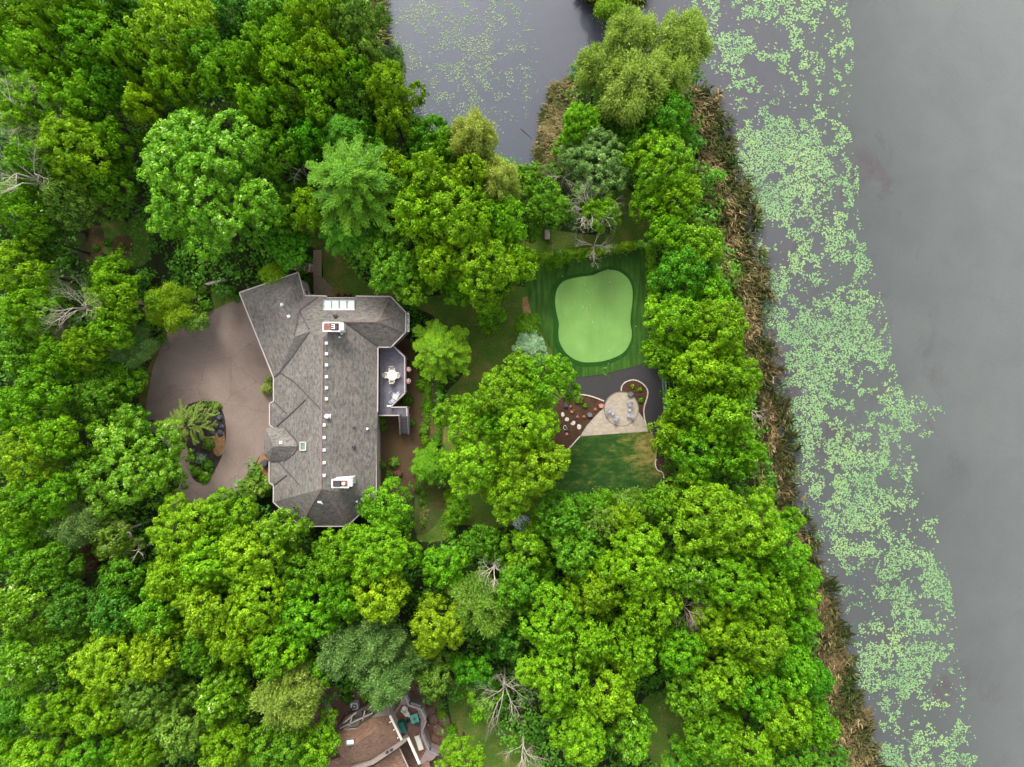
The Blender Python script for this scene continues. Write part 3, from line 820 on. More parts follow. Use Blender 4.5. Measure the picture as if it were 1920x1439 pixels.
# ------------------------------------------------------------------ lily pads, reeds and undergrowth
def pads(name, n, x0, x1, y0, y1, dens, rmin, rmax, mat, label):
    x = RNG.uniform(x0, x1, n); y = RNG.uniform(y0, y1, n)
    p = dens(x, y); k = RNG.random(n) < p
    x = x[k]; y = y[k]; n = len(x)
    ox = (x - 960) * SC; oy = -(y - 719.5) * SC
    r = RNG.uniform(rmin, rmax, n); a0 = RNG.uniform(0, 6.28, n)
    m = 6
    V = np.empty((n, m, 3), np.float32)
    for i in range(m):
        t = a0 + 0.35 + i * (5.6 / (m - 1)) if i < m - 0 else a0
        rr = r * (1 if 0 < i < m - 1 else .95)
        V[:, i, 0] = ox + np.cos(t) * rr; V[:, i, 1] = oy + np.sin(t) * rr * RNG.uniform(.85, 1, n)
        V[:, i, 2] = wz + 0.012 + RNG.uniform(0, .05, n)
    V[:, 0, :2] = V[:, 0, :2] * 1.0
    me = bpy.data.meshes.new(name)
    me.vertices.add(n * m); me.loops.add(n * m); me.polygons.add(n)
    me.vertices.foreach_set('co', V.reshape(-1)); me.loops.foreach_set('vertex_index', np.arange(n * m, dtype=np.int32))
    me.polygons.foreach_set('loop_start', np.arange(0, n * m, m, dtype=np.int32))
    at = me.attributes.new('tint', 'FLOAT', 'FACE')
    pt = 0.45 + RNG.normal(0, .16, n) + (vnoise(x / 60, y / 60, 2) - .5) * .5
    at.data.foreach_set('value', np.clip(pt, 0, 1).astype(np.float32))
    me.update(calc_edges=True)
    return L(link(name, me, mat), label, kind='stuff')
PADM = leaf_mat('lily_pad', (.07, .14, .055), (.115, .205, .085), (.18, .255, .085), .0, None, .45)
PADM2 = leaf_mat('yellowing_lily_pad', (.07, .115, .055), (.105, .15, .065), (.17, .16, .075), .0, None, .5)
by = [-80, 0, 100, 200, 300, 400, 500, 600, 700, 800, 900, 1000, 1100, 1200, 1300, 1439, 1540]
bl = [1275, 1285, 1325, 1345, 1375, 1392, 1412, 1425, 1440, 1462, 1482, 1512, 1560, 1580, 1605, 1640, 1650]
brr = [1560, 1575, 1592, 1582, 1600, 1604, 1628, 1655, 1672, 1705, 1715, 1745, 1775, 1790, 1805, 1835, 1850]
def lily_d(x, y):
    l = np.interp(y, by, bl); r = np.interp(y, by, brr)
    u = (x - l) / (r - l)
    n1 = vnoise(x / 21, y / 21, 4); n2 = vnoise(x / 90 + 40, y / 90 + 7, 2)
    lo = np.where(y > 1000, .13 * np.clip((y - 1000) / 100, 0, 1) * np.clip(1 - u / .5, 0, 1), 0)
    e = np.clip(np.minimum(u / .16, (1.02 - u) / .42), -1, 1)
    v = (n1 - .5) * .85 + (n2 - .5) * .55 + (vnoise(x / 8 + 77, y / 8 + 31, 2) - .5) * .38 - .125 + .17 * e - lo - np.where(y > 1040, .035, 0)
    gp_ = np.exp(-((x - 1400) / 75) ** 2 - ((y - 48) / 20) ** 2)
    v = v - .3 * gp_
    d = np.clip(v * 9 + .42, .015, .95)
    inn = (u > -.02) & (u < 1.05)
    # outlying groups
    for cx, cy_, rr in ((1700, 765, 16), (1722, 760, 18), (1760, 775, 14), (1705, 805, 14), (1735, 805, 16), (1715, 985, 16), (1735, 1000, 20), (1753, 975, 10), (1610, 512, 9), (1635, 530, 8), (1705, 920, 12), (1716, 945, 10), (1690, 770, 10)):
        dd = np.hypot(x - cx, y - cy_) / rr
        d = np.maximum(d * inn, np.clip((1.15 - dd) * 1.6, 0, .8) * (n1 > .45))
        inn = inn | (dd < 1.2)
    return d * inn
pads('lily_pads', 200000, 1270, 1860, -80, 1540, lily_d, .05, .115, PADM, 'band of pale green lily pads floating along the lake shore')
def pond_d(x, y):
    n1 = vnoise(x / 18 + 9, y / 18 + 3, 3); c = np.clip(1.15 - np.hypot((x - 850) / 150, (y - 80) / 200), 0, 1)
    return np.clip((n1 + c * .3 - .655) * 3.5, .02, .4) * (c > 0)
pads('pond_lily_pads', 32000, 710, 1010, -60, 260, pond_d, .035, .085, PADM2, 'sparse yellowish lily pads scattered on the north pond')

def blades(name, polys, n, h0, h1, mat, label, w=.05, lean=(0, 0), tintf=None, stuff=True):
    allx = [p[0] for q in polys for p in q]; ally = [p[1] for q in polys for p in q]
    x = RNG.uniform(min(allx), max(allx), n); y = RNG.uniform(min(ally), max(ally), n)
    k = np.zeros(n, bool)
    for q in polys: k |= inside(q, x, y)
    k &= vnoise(x / 9 + 3, y / 9, 2) > RNG.uniform(.2, .62, n)
    if stuff and n > 100000: k &= (np.interp(y, [p[1] for p in east], [p[0] for p in east]) - x) / 17 + (vnoise(x / 12, y / 12, 3) - .5) * 6 - .5 > RNG.uniform(.2, 1.6, n)
    x = x[k]; y = y[k]; n = len(x)
    ox = (x - 960) * SC; oy = -(y - 719.5) * SC
    h = RNG.uniform(h0, h1, n); cl = vnoise(x / 7, y / 7, 2) * 2 * PI * 2
    a = cl + RNG.normal(0, .5, n)
    b = RNG.uniform(.6, 1.3, n) * h
    dx = np.cos(a) * b + lean[0] * h; dy = np.sin(a) * b + lean[1] * h
    L_ = np.hypot(dx, dy) + 1e-6; sx = -dy / L_ * w; sy = dx / L_ * w
    z0 = -.35
    V = np.zeros((n, 5, 3), np.float32)
    V[:, 0] = np.stack([ox - sx, oy - sy, np.full(n, z0)], 1); V[:, 1] = np.stack([ox + sx, oy + sy, np.full(n, z0)], 1)
    V[:, 2] = np.stack([ox + dx * .4 + sx, oy + dy * .4 + sy, h * .75], 1); V[:, 3] = np.stack([ox + dx, oy + dy, h * .8], 1)
    V[:, 4] = np.stack([ox + dx * .4 - sx, oy + dy * .4 - sy, h * .75], 1)
    me = bpy.data.meshes.new(name)
    me.vertices.add(n * 5); me.loops.add(n * 5); me.polygons.add(n)
    me.vertices.foreach_set('co', V.reshape(-1)); me.loops.foreach_set('vertex_index', np.arange(n * 5, dtype=np.int32))
    me.polygons.foreach_set('loop_start', np.arange(0, n * 5, 5, dtype=np.int32))
    at = me.attributes.new('tint', 'FLOAT', 'FACE')
    t = vnoise(x / 16 + 11, y / 22 + 5, 3) * 1.5 - .25 + RNG.normal(0, .14, n)
    if tintf is not None: t = t + tintf(x, y)
    at.data.foreach_set('value', np.clip(t, 0, 1).astype(np.float32))
    me.update(calc_edges=True)
    return L(link(name, me, mat), label, kind='stuff')
REEDM = leaf_mat('reeds', (.07, .15, .035), (.24, .24, .085), (.58, .47, .25), .45, None, .7)
east = [(p[0] + (24 if p[1] < 900 else 16), p[1]) for p in [(1275, 165), (1310, 158), (1335, 190), (1350, 250), (1358, 300), (1388, 345), (1396, 400), (1402, 460), (1418, 520), (1430, 600), (1442, 680), (1456, 760), (1472, 830), (1484, 900), (1500, 960), (1520, 1030), (1555, 1110), (1570, 1170), (1592, 1240), (1598, 1300), (1628, 1380), (1660, 1470)]]
east_in = [(1560, 1470), (1530, 1380), (1515, 1300), (1500, 1200), (1480, 1120), (1440, 1040), (1425, 900), (1400, 830), (1385, 750), (1370, 650), (1345, 560), (1325, 480), (1310, 400), (1300, 330), (1290, 250), (1262, 200)]
G('reed_bed', [(p[0] + random.uniform(-40, -27), p[1] + k * 9) for p in east for k in (-2, 0, 2)] + [(p[0] - 12, p[1]) for p in east_in], 1, ground_mat('matted_reeds', [(0.3, (.04, .06, .02)), (0.5, (.12, .11, .045)), (0.72, (.26, .19, .1))], .5, 6, .6), 'matted tan and green reed bed along the lake shore', 0)
def redge(x, y):
    r = np.interp(y, [p[1] for p in east], [p[0] for p in east])
    return np.where(x > r - 26, -.14, np.where(x > r - 40, -.04, .12))
blades('reeds', [east + east_in], 240000, .35, 1.1, REEDM, 'tan and green reeds along the lake shore', .035, (.2, 0), redge)
blades('reeds', [[(1000, 320), (1015, 255), (1020, 210), (1040, 165), (1075, 145), (1075, 200), (1055, 260), (1050, 320), (1020, 340)]], 16000, .4, 1.0, REEDM, 'brown dry reeds on the west shore of the peninsula', .05, (-.15, 0), lambda x, y: .12)
blades('reeds', [[(1090, -40), (1085, -10), (1110, 4), (1150, 22), (1190, 6), (1206, -14), (1206, -40)]], 5000, .6, 1.6, leaf_mat('yellow_reeds', (.07, .12, .01), (.2, .22, .03), (.38, .33, .07), .25), 'yellow-green reeds round the islet at the top edge', .06)
blades('reeds', [[(680, -40), (706, -40), (712, 10), (716, 62), (726, 70), (704, 100), (680, 60)]], 2600, .8, 1.9, leaf_mat('pale_reeds', (.2, .24, .06), (.36, .38, .14), (.5, .46, .22), .25), 'pale straw-coloured reeds where the wood meets the north pond', .06)

# undergrowth
def undergrowth():
    n = 30000
    x = RNG.uniform(-200, 1620, n); y = RNG.uniform(-160, 1600, n)
    k = inside(LAND, x, y)
    for q in CLEAR: k &= ~inside(q, x, y)
    # hold back from the reeds
    r = np.interp(y, [p[1] for p in east], [p[0] for p in east])
    k &= ~((x > r - 75) & (y > 180))
    k &= ~inside([(1000, 330), (1015, 245), (1030, 180), (1070, 150), (1052, 330)], x, y)
    k &= vnoise(x / 30 + 2, y / 30 + 9, 3) > .24
    x = x[k]; y = y[k]; nc = len(x)
    h = .25 + 7.5 * np.clip(vnoise(x / 22, y / 22, 2) - .25, 0, 1)
    c = np.stack([(x - 960) * SC, -(y - 719.5) * SC, h], 1)
    m = 11
    d = rdirs(nc * m, -.1)
    pos = np.repeat(c, m, 0) + d * RNG.uniform(.3, .85, (nc * m, 1))
    t = .4 + np.repeat((vnoise(x / 40, y / 40, 2) - .5) * .9, m) + RNG.normal(0, .16, nc * m)
    me = leaves_mesh('undergrowth', pos, d + np.array([0, 0, .4]) + RNG.normal(0, .3, (nc * m, 3)), .21 * RNG.uniform(.7, 1.3, nc * m), t, LEAF['floor'])
    L(link('undergrowth', me), 'dark green undergrowth on the forest floor', kind='stuff')
undergrowth()
# ------------------------------------------------------------------ grey-roofed house
E0, RM = 5.0, 8.8
def roof_mesh(name, faces, mat, parent):
    """faces: lists of (px, py, z); UVs run along the eaves and up the slope"""
    me = bpy.data.meshes.new(name); bm = bmesh.new(); uvl = bm.loops.layers.uv.new('UVMap')
    for f in faces:
        P = [W(*p) for p in f]
        n = Vector((0, 0, 0))
        for i in range(len(P)):
            a, b = P[i], P[(i + 1) % len(P)]
            n += a.cross(b)
        n.normalize()
        if n.z < 0: P.reverse(); n = -n
        u = Vector((-n.y, n.x, 0)); u = Vector((1, 0, 0)) if u.length < 1e-3 else u.normalized()
        v = n.cross(u)
        bf = bm.faces.new([bm.verts.new(p) for p in P])
        for lp in bf.loops: lp[uvl].uv = (lp.vert.co.dot(u), lp.vert.co.dot(v))
    bmesh.ops.triangulate(bm, faces=bm.faces[:])
    bm.to_mesh(me); bm.free()
    return link(name, me, mat, parent)

house = empty('house', (0, 0, 0), 'large house with a grey shingled hip roof and two chimneys', 'house')
house.location = W(608, 760, 0); bpy.context.view_layer.update()
HL = house.location.copy()
def hp(o):
    """keep world coordinates under the house"""
    if o.parent == house: o.location = o.location - HL
    return o
A = (448.7, 549, E0); B = (559, 511.3, E0); C = (571, 554.5, E0); D = (513, 709, E0)
R1 = (528, 581, 7.5); R2 = (552, 632, 7.6); V1 = (596, 556.5, E0); V2 = (561, 583, 6.4); K = (580, 622, 7.8)
TN = (605, 633, RM); TS = (602, 917, RM); VO = (524, 699, 5.5)
roofF = [
 [A, D, VO, R2, R1], [A, R1, B], [B, R1, R2, V2, C], [C, V2, V1], [V2, R2, K], [R2, VO, K],
 [V1, (613, 556, E0), (613, 562, 5.32), (645, 603, 7.3), TN, K, V2],
 [(613, 562, 5.32), (667, 562, 5.32), (709, 603, 7.3), (645, 603, 7.3)], [(667, 562, 5.32), (667, 556, E0), (732.5, 556.5, E0), (709, 603, 7.3)], [(613, 562, 5.32), (613, 559, 5.15), (667, 559, 5.15), (667, 562, 5.32)],
 [(732.5, 556.5, E0), (760.7, 586, E0), (709, 603, 7.3)], [(760.7, 586, E0), (760.7, 623, E0), (709, 603, 7.3)],
 [(760.7, 623, E0), (733, 651.4, E0), (709, 603, 7.3)], [(733, 651.4, E0), (708.7, 651.4, E0), (645, 603, 7.3), (709, 603, 7.3)],
 [(708.7, 651.4, E0), (708, 772.5, E0), (602.3, 860, RM), TN, (645, 603, 7.3)], [(708, 772.5, E0), (704.5, 772.5, E0), (705.5, 935, E0), TS, (602.3, 860, RM)],
 [(705.5, 935, E0), (651, 987, E0), TS], [(651, 987, E0), (564, 987, E0), TS], [(564, 987, E0), (512.6, 942, E0), TS],
 [(512.6, 942, E0), D, VO, K, TN, TS],
]
roof = hp(roof_mesh('roof', roofF, M['shingle'], house))
hp(roof_mesh('porch_roof', [[(498, 803, 5.15), (534, 802, 5.95), (559.5, 837, 7.0), (513, 837.5, 7.0)], [(498, 803, 5.15), (513, 837.5, 7.0), (495.2, 853, 5.15), (494.8, 821, 5.15)], [(495.2, 853, 5.15), (504, 865, 5.15), (533, 865, 5.9), (559.5, 837, 7.0), (513, 837.5, 7.0)]], M['shingle'], house))
hp(roof_mesh('bay_roof', [[(513, 752.5, E0), (505.6, 757, 4.85), (520, 777, 5.45), (539, 777, 6.16)], [(505.6, 757, 4.85), (505.6, 797, 4.85), (520, 777, 5.45)], [(505.6, 797, 4.85), (518, 801, 5.25), (539, 777, 6.16), (520, 777, 5.45)]], M['shingle'], house))
hp(roof_mesh('bay_roof', [[(518, 865, 5.2), (504.7, 866.5, 4.85), (518, 886, 5.4), (539, 890, 6.16)], [(504.7, 866.5, 4.85), (504.7, 905, 4.85), (518, 886, 5.4)], [(504.7, 905, 4.85), (513, 911, E0), (539, 890, 6.16), (518, 886, 5.4)]], M['shingle'], house))
bmr = bmesh.new(); bmr.from_mesh(roof.data)
RT = BVHTree.FromBMesh(bmr, epsilon=0.0); bmr.free()
PR_pts = {}
def on_roof(px, py):
    """the point of the roof seen at that pixel"""
    o = Vector((0, 0, ALT)); d = (W(px, py, 0) - o).normalized()
    h = RT.ray_cast(o, d)
    return (h[0], h[1]) if h[0] is not None else (W(px, py, E0), Vector((0, 0, 1)))
def strip(name, pts, w, mat, lift=0.05):
    mb = MB()
    Q = []
    for p in pts:
        h, n = on_roof(p[0], p[1]); 
        if n.z < 0: n = -n
        Q.append(h + Vector((0, 0, lift)))
    for a, b in zip(Q, Q[1:]): mb.bar(a, b, w, .05)
    return hp(mb.build(name, mat, house))
for l in ([(596, 557.5), (561.5, 583), (579.5, 618)], [(561, 584), (551.5, 628)], [(514, 708), (525, 698.5), (547, 671), (579.5, 624)], [(525.5, 699.5), (550, 715), (572, 737), (603, 769)], [(519, 800), (546, 776), (573, 750)], [(514, 753.5), (537.5, 776)], [(521, 865), (550, 896), (579.5, 929)], [(514, 910), (537.5, 892)], [(645, 603.5), (708, 650.5)], [(534, 803), (556, 826), (559.5, 837), (552, 850), (533, 865)]):
    strip('valley_flashing', l, .13, M['flash'], .06)
for l in ([(605, 634), (604, 700), (603, 780), (602, 860), (601.6, 916)], [(645, 603), (708, 603)], [(602, 917), (628, 940), (650, 985)], [(602, 917), (582, 950), (565, 985)], [(709.5, 603), (759, 623)], [(709, 604), (732, 650)], [(709.5, 602.5), (759, 587)], [(709, 602), (731, 558)]):
    strip('ridge_cap', l, .2, M['ridge'], .03)
# walls under the eaves
def inset(P, d):
    n = len(P); out = []
    ar = sum(P[i].x * P[(i + 1) % n].y - P[(i + 1) % n].x * P[i].y for i in range(n)); s = 1 if ar > 0 else -1
    for i in range(n):
        a = (P[i] - P[i - 1]).to_2d().normalized(); b = (P[(i + 1) % n] - P[i]).to_2d().normalized()
        na = Vector((-a.y, a.x)) * s; nb = Vector((-b.y, b.x)) * s
        m = na + nb
        m = m / max(.35, m.dot(na)) if m.length > .01 else na
        out.append(Vector((P[i].x + m.x * d, P[i].y + m.y * d, P[i].z)))
    return out
EAVE = [A[:2], B[:2], C[:2], (613, 555.5), (613, 559), (667, 559), (667, 555.5), (732.5, 556.5), (760.7, 586), (760.7, 623), (733, 651.4), (708.7, 651.4), (708, 772.5), (704.5, 772.5), (705.5, 935), (651, 987), (564, 987), (512.6, 942), (513, 911), (504.7, 905), (504.7, 866.5), (513, 862), (513, 803), (505.6, 797), (505.6, 757), (513, 752.5), (513, 709)]
EW = [W(a, b, E0) for a, b in EAVE]
WL = inset(EW, .42)
n = len(WL)
vv = [Vector((p.x, p.y, -.3)) for p in WL] + [Vector((p.x, p.y, E0 - .02)) for p in WL]
hp(pyd('wall', vv, [(i, (i + 1) % n, n + (i + 1) % n, n + i) for i in range(n)], M['siding'], house))
hp(pyd('soffit', [Vector((p.x, p.y, E0 - .12)) for p in EW], [tuple(range(n))], M['white'], house))
for i in range(n):
    a, b = EW[i], EW[(i + 1) % n]
    if (b - a).length < .35: continue
    mb = MB(); mb.bar(a + Vector((0, 0, -.03)), b + Vector((0, 0, -.03)), .13, .15)
    hp(mb.build('gutter', M['gutter'], house))
# sunroom glazing on the east end, windows on the visible walls
def wall_window(p, q, t0, t1, z0, z1, out=.03):
    """window set on the wall p-q between fractions t0 and t1"""
    d = (q - p); a = p + d * t0; b = p + d * t1; nn = Vector((d.y, -d.x, 0)).normalized()
    cx = sum(v.x for v in WL) / n; cy0 = sum(v.y for v in WL) / n
    if nn.dot(Vector((p.x - cx, p.y - cy0, 0))) < 0: nn = -nn
    root = MB()
    for (u, v_) in ((a, b),):
        for zz in (z0, z1): root.bar(Vector((u.x, u.y, zz)) + nn * out, Vector((v_.x, v_.y, zz)) + nn * out, .1, .1)
        for e in (u, v_, (u + v_) / 2): root.bar(Vector((e.x, e.y, z0)) + nn * out, Vector((e.x, e.y, z1)) + nn * out, .08, .1)
    f = hp(root.build('window', M['white'], house))
    g = pyd('pane', [Vector((a.x, a.y, z0)) + nn * .02, Vector((b.x, b.y, z0)) + nn * .02, Vector((b.x, b.y, z1)) + nn * .02, Vector((a.x, a.y, z1)) + nn * .02], [(0, 1, 2, 3)], M['pane2'], f)
    g.location = Vector((0, 0, 0))
    return f
wall_window(WL[1], WL[2], .45, .85, 1.2, 2.9)
for i, (t0, t1) in ((8, (.2, .8)), (9, (.2, .8)), (11, (.12, .3)), (11, (.4, .62)), (11, (.72, .92)), (13, (.1, .25)), (13, (.4, .55)), (13, (.7, .85)), (16, (.2, .45)), (16, (.6, .8)), (26, (.1, .4)), (26, (.55, .85))):
    wall_window(WL[i], WL[(i + 1) % n], t0, t1, 3.2, 4.6)
# chimneys
def chimney(x0, x1, y0, y1, cap_side, zt):
    a = W(x0, y0, zt); b = W(x1, y1, zt); c = (a + b) / 2; sx = abs(b.x - a.x); sy = abs(b.y - a.y)
    mb = MB(); mb.box((c.x, c.y, zt / 2 + 2.4), (sx - .12, sy - .12, zt - 4.8 - .1))
    ch = hp(mb.build('chimney', M['white'], house))
    mb = MB()
    for dx, dy, lx, ly in ((0, sy / 2 - .05, sx, .12), (0, -sy / 2 + .05, sx, .12), (sx / 2 - .05, 0, .12, sy - .24), (-sx / 2 + .05, 0, .12, sy - .24)):
        mb.box((c.x + dx, c.y + dy, zt), (lx, ly, .16))
    o = mb.build('crown', M['white'], ch)
    mb = MB(); mb.box((c.x, c.y, zt - .03), (sx - .2, sy - .2, .1)); mb.build('cap', M['copper'], ch)
    mb = MB(); mb.box((c.x + cap_side * sx * .18, c.y, zt + .12), (sx * .42, sy * .72, .26), taper=.9)
    fl = mb.build('flue', M['flue'], ch)
    if cap_side > 0:
        mb = MB()
        for k in (-1, 0, 1): mb.box((c.x + sx * .12, c.y + k * .2, zt + .27), (.34, .07, .05))
        mb.box((c.x + sx * .2, c.y, zt + .29), (.07, .5, .05))
        mb.build('damper', M['white'], ch)
    else:
        mb = MB(); mb.lathe((c.x + sx * .2, c.y, zt + .02), [(.16, 0), (.18, .2), (.05, .26)], 10); mb.build('damper', M['white'], ch)
    mb = MB(); mb.box((c.x + sx / 2 + .14, c.y + .05, zt - .35), (.34, sy * .8, .5)); mb.build('shoulder', M['white'], ch)
    return ch
chimney(605.5, 638, 604.5, 622, 1, 9.9)
chimney(622, 654.5, 899, 915, -1, 10.0)
# roof fittings
vme = None
for i, (x, y) in enumerate([(612, 644), (612, 664), (612, 685), (612, 707), (612, 728), (612, 748.5), (607.7, 797.5), (607.7, 821), (607.7, 844.5), (607.7, 868), (607.7, 892), (528.5, 572), (541, 594)]):
    h, nn = on_roof(x, y)
    if nn.z < 0: nn = -nn
    if vme is None:
        mb = MB(); mb.box((0, 0, .09), (.3, .28, .16), taper=.8); mb.box((0, 0, .01), (.36, .34, .02)); o = mb.build('roof_vent', M['whitemetal'], house); vme = o.data
    else: o = link('roof_vent', vme, None, house)
    o.location = h - HL; o.rotation_euler = nn.to_track_quat('Z', 'Y').to_euler()
mb = MB(); p = W(527, 830, 6.75); mb.box(p + Vector((0, 0, .05)), (.36, .34, .22), taper=.85); hp(mb.build('roof_vent', M['whitemetal'], house))
h, nn = on_roof(614.5, 780.6)
mb = MB(); mb.lathe(h, [(.16, 0), (.16, .2), (.26, .26), (.26, .42), (.1, .5)], 12); mb.box(h + Vector((.3, 0, .1)), (.1, .5, .15)); hp(mb.build('turbine_vent', M['whitemetal'], house))
for x, y, r, m_ in ((629.7, 592.5, .17, 'black'), (642, 626.5, .08, 'whitemetal'), (638, 633, .08, 'whitemetal'), (690, 804, .1, 'whitemetal'), (665, 802, .09, 'black'), (665, 836.7, .16, 'black'), (679.6, 935, .08, 'whitemetal'), (670.5, 940, .08, 'whitemetal')):
    h, nn = on_roof(x, y)
    mb = MB(); mb.lathe(h, [(r, -.2), (r, .35), (r * 1.4, .37), (r * 1.4, .45), (r * .4, .5)], 10); hp(mb.build('vent_pipe', M[m_], house))
# skylight of four panes
q0, q1 = (607.5, 564.5), (665.5, 580.5)
h00, nn = on_roof(607.5, 580.5); h11, _ = on_roof(665.5, 565)
mb = MB()
c00, c10, c01, c11 = on_roof(607.5, 580.8)[0], on_roof(665.5, 580.8)[0], on_roof(607.5, 564.2)[0], on_roof(665.5, 564.2)[0]
up = Vector((0, 0, .12))
for k in range(5):
    t = k / 4; mb.bar(c00.lerp(c10, t) + up, c01.lerp(c11, t) + up, .11, .14)
mb.bar(c01 + up, c11 + up, .11, .14)
sk = hp(mb.build('skylight', M['steel'], house))
mb = MB(); mb.bar(c00 + up * .8, c10 + up * .8, .16, .13); mb.build('sill', M['white'], sk)
for k in range(4):
    t0, t1 = k / 4 + .024, (k + 1) / 4 - .024
    P = [c00.lerp(c10, t0), c00.lerp(c10, t1), c01.lerp(c11, t1), c01.lerp(c11, t0)]
    pyd('pane', [v + up * 1.0 for v in P], [(0, 1, 2, 3)], M['pane'], sk)
h, nn = on_roof(568.5, 837)
cs = [on_roof(x, y)[0] + Vector((0, 0, .12)) for x, y in ((563.5, 829.5), (574, 829.5), (574, 844.5), (563.5, 844.5))]
mb = MB()
for i in range(4): mb.bar(cs[i], cs[(i + 1) % 4], .13, .16)
sk2 = hp(mb.build('skylight', M['woodpale'], house)); pyd('pane', [c - Vector((0, 0, .02)) for c in cs], [(0, 1, 2, 3)], M['pane2'], sk2)
# satellite dish
h, nn = on_roof(603, 940.5)
mb = MB(); mb.tube(h, h + Vector((.1, .15, .6)), .03, .03, 6); mb.bar(h + Vector((0, .3, .05)), h + Vector((-.15, .55, .35)), .04); mb.bar(h + Vector((.05, .3, .05)), h + Vector((.25, .55, .35)), .04)
sdm = hp(mb.build('dish_mount', M['whitemetal'], house))
mb = MB(); mb.lathe((0, 0, 0), [(.02, 0), (.22, .03), (.38, .1), (.39, .11)], 14)
o = hp(mb.build('satellite_dish', M['whitemetal'], house, smooth=True)); o.location = h + Vector((0.05, -.05, .55)) - HL; o.rotation_euler = (math.radians(38), math.radians(-25), 0)
for px, py in ((746, 570), (760, 588)):
    p = W(px - 9, py + 10, 4.9); mb = MB(); mb.tube(W(px, py, 4.9), p, .05, .05, 6); hp(mb.build('downspout', M['whitemetal'], house))
mb = MB(); mb.tube(W(766, 585, 3.8), W(757, 596, 4.6), .05, .05, 6); hp(mb.build('downspout', M['whitemetal'], house))
a, b = W(763.5, 588, 4.7), W(763.5, 622, 4.7)
mb = MB(); mb.bar(a, b, .07); mb.bar(a + Vector((.2, 0, 0)), b + Vector((.2, 0, 0)), .07)
for t in (0, .33, .66, 1): mb.bar(a.lerp(b, t), a.lerp(b, t) + Vector((.2, 0, 0)), .06)
hp(mb.build('sunroom_gutter', M['white'], house))

# ------------------------------------------------------------------ deck with stairs
DZ = 2.8
dp = [(716.5, 652), (739, 649.5), (761.5, 670), (761.5, 737), (736, 762), (736, 763), (765.5, 763), (765.5, 779), (712, 779), (712, 770), (716.5, 770)]
DW = [W(a, b, DZ) for a, b in dp]
deck = empty('deck', (DW[0].x, DW[0].y, 0), 'raised grey-violet timber deck with rail along the east wall of the house', 'deck')
DL = deck.location.copy()
def dk(o): o.location = o.location - DL; return o
def span(poly, c, axis):
    """interval of the polygon along the line coordinate = c"""
    xs = []
    m = len(poly)
    for i in range(m):
        p, q = poly[i], poly[(i + 1) % m]
        a, b = (p[axis], q[axis])
        if (a - c) * (b - c) < 0:
            t = (c - a) / (b - a); xs.append(p[1 - axis] + t * (q[1 - axis] - p[1 - axis]))
    xs.sort(); return xs
main = [(v.x, v.y) for v in [W(a, b, DZ) for a, b in [(712, 652), (739, 649.5), (761.5, 670), (761.5, 737), (736, 762.5), (736, 779), (712, 779)]]]
x0 = min(p[0] for p in main); x1 = max(p[0] for p in main); bwid = .15
k = x0 + bwid / 2
while k < x1:
    s = span(main, k, 0)
    if len(s) >= 2:
        mb = MB(); mb.box((k, (s[0] + s[-1]) / 2, DZ - .015 + random.uniform(-.003, .003)), (bwid - .012, s[-1] - s[0], .03)); dk(mb.build('board', M['board'], deck))
    k += bwid
wk0 = W(736.3, 763, DZ); wk1 = W(766, 779, DZ)
x = wk0.x + .08
while x < wk1.x:
    mb = MB(); mb.box((x, (wk0.y + wk1.y) / 2, DZ - .015), (.138, abs(wk1.y - wk0.y), .03)); dk(mb.build('board', M['board'], deck)); x += .15
# stairs going south
st = empty('stairs', (0, 0, 0), None, None); st.parent = deck; st.location = (0, 0, 0)
nst = 13
for i in range(nst):
    t = (i + .5) / nst; z = DZ - DZ * t
    c = W(758.5, 779, DZ).lerp(W(760, 813.5, 0), t)
    mb = MB(); mb.box((c.x, c.y, z), (.98, .115, .05)); o = mb.build('tread', M['tread'], st); o.location = -DL
mb = MB()
for s in (-.53, .53):
    mb.bar(W(758.5, 779, DZ) + Vector((s, 0, -.05)), W(760, 813.5, 0) + Vector((s, 0, .05)), .06, .28)
o = mb.build('stringer', M['board_edge'], st); o.location = -DL
def rail(pts, name='railing', base=DZ, hh=1.0, parent=deck, off=DL, mat='board_edge', bal=.0):
    mb = MB(); Q = [Vector(p) for p in pts]
    for a, b in zip(Q, Q[1:]):
        mb.bar(a + Vector((0, 0, hh)), b + Vector((0, 0, hh)), .11, .05)
        mb.bar(a + Vector((0, 0, hh * .12)), b + Vector((0, 0, hh * .12)), .05, .05)
        m_ = max(1, round((b - a).length / 1.5))
        for i in range(m_ + 1):
            c = a.lerp(b, i / m_); mb.box(c + Vector((0, 0, hh / 2)), (.09, .09, hh))
        if bal:
            m2 = int((b - a).length / bal)
            for i in range(m2): 
                c = a.lerp(b, (i + .5) / m2); mb.box(c + Vector((0, 0, hh * .55)), (.03, .03, hh * .86))
    o = mb.build(name, M[mat], parent); o.location = -off; return o
rail([W(739.5, 650, DZ), W(761, 670.5, DZ), W(761, 736.7, DZ), W(736.5, 761, DZ)], bal=.14)
rail([W(736.5, 763.5, DZ), W(765, 763.5, DZ), W(765, 779, DZ)], bal=.14)
rail([W(712.5, 778.6, DZ), W(751, 778.6, DZ)], bal=.14)
rail([W(750.6, 779, DZ), W(752.6, 813, .05)], bal=.14)
rail([W(766.2, 779, DZ), W(767.8, 813, .05)], bal=.14)
for a, b in ((720, 655), (758, 672), (758, 735), (737, 758), (720, 775), (762, 766), (720, 715)):
    mb = MB(); p = W(a, b, DZ); mb.box((p.x, p.y, DZ / 2 - .05), (.16, .16, DZ - .06)); dk(mb.build('post', M['board_edge'], deck))
mb = MB()
for i in range(len(DW)):
    a, b = DW[i], DW[(i + 1) % len(DW)]
    mb.bar(a - Vector((0, 0, .16)), b - Vector((0, 0, .16)), .06, .22)
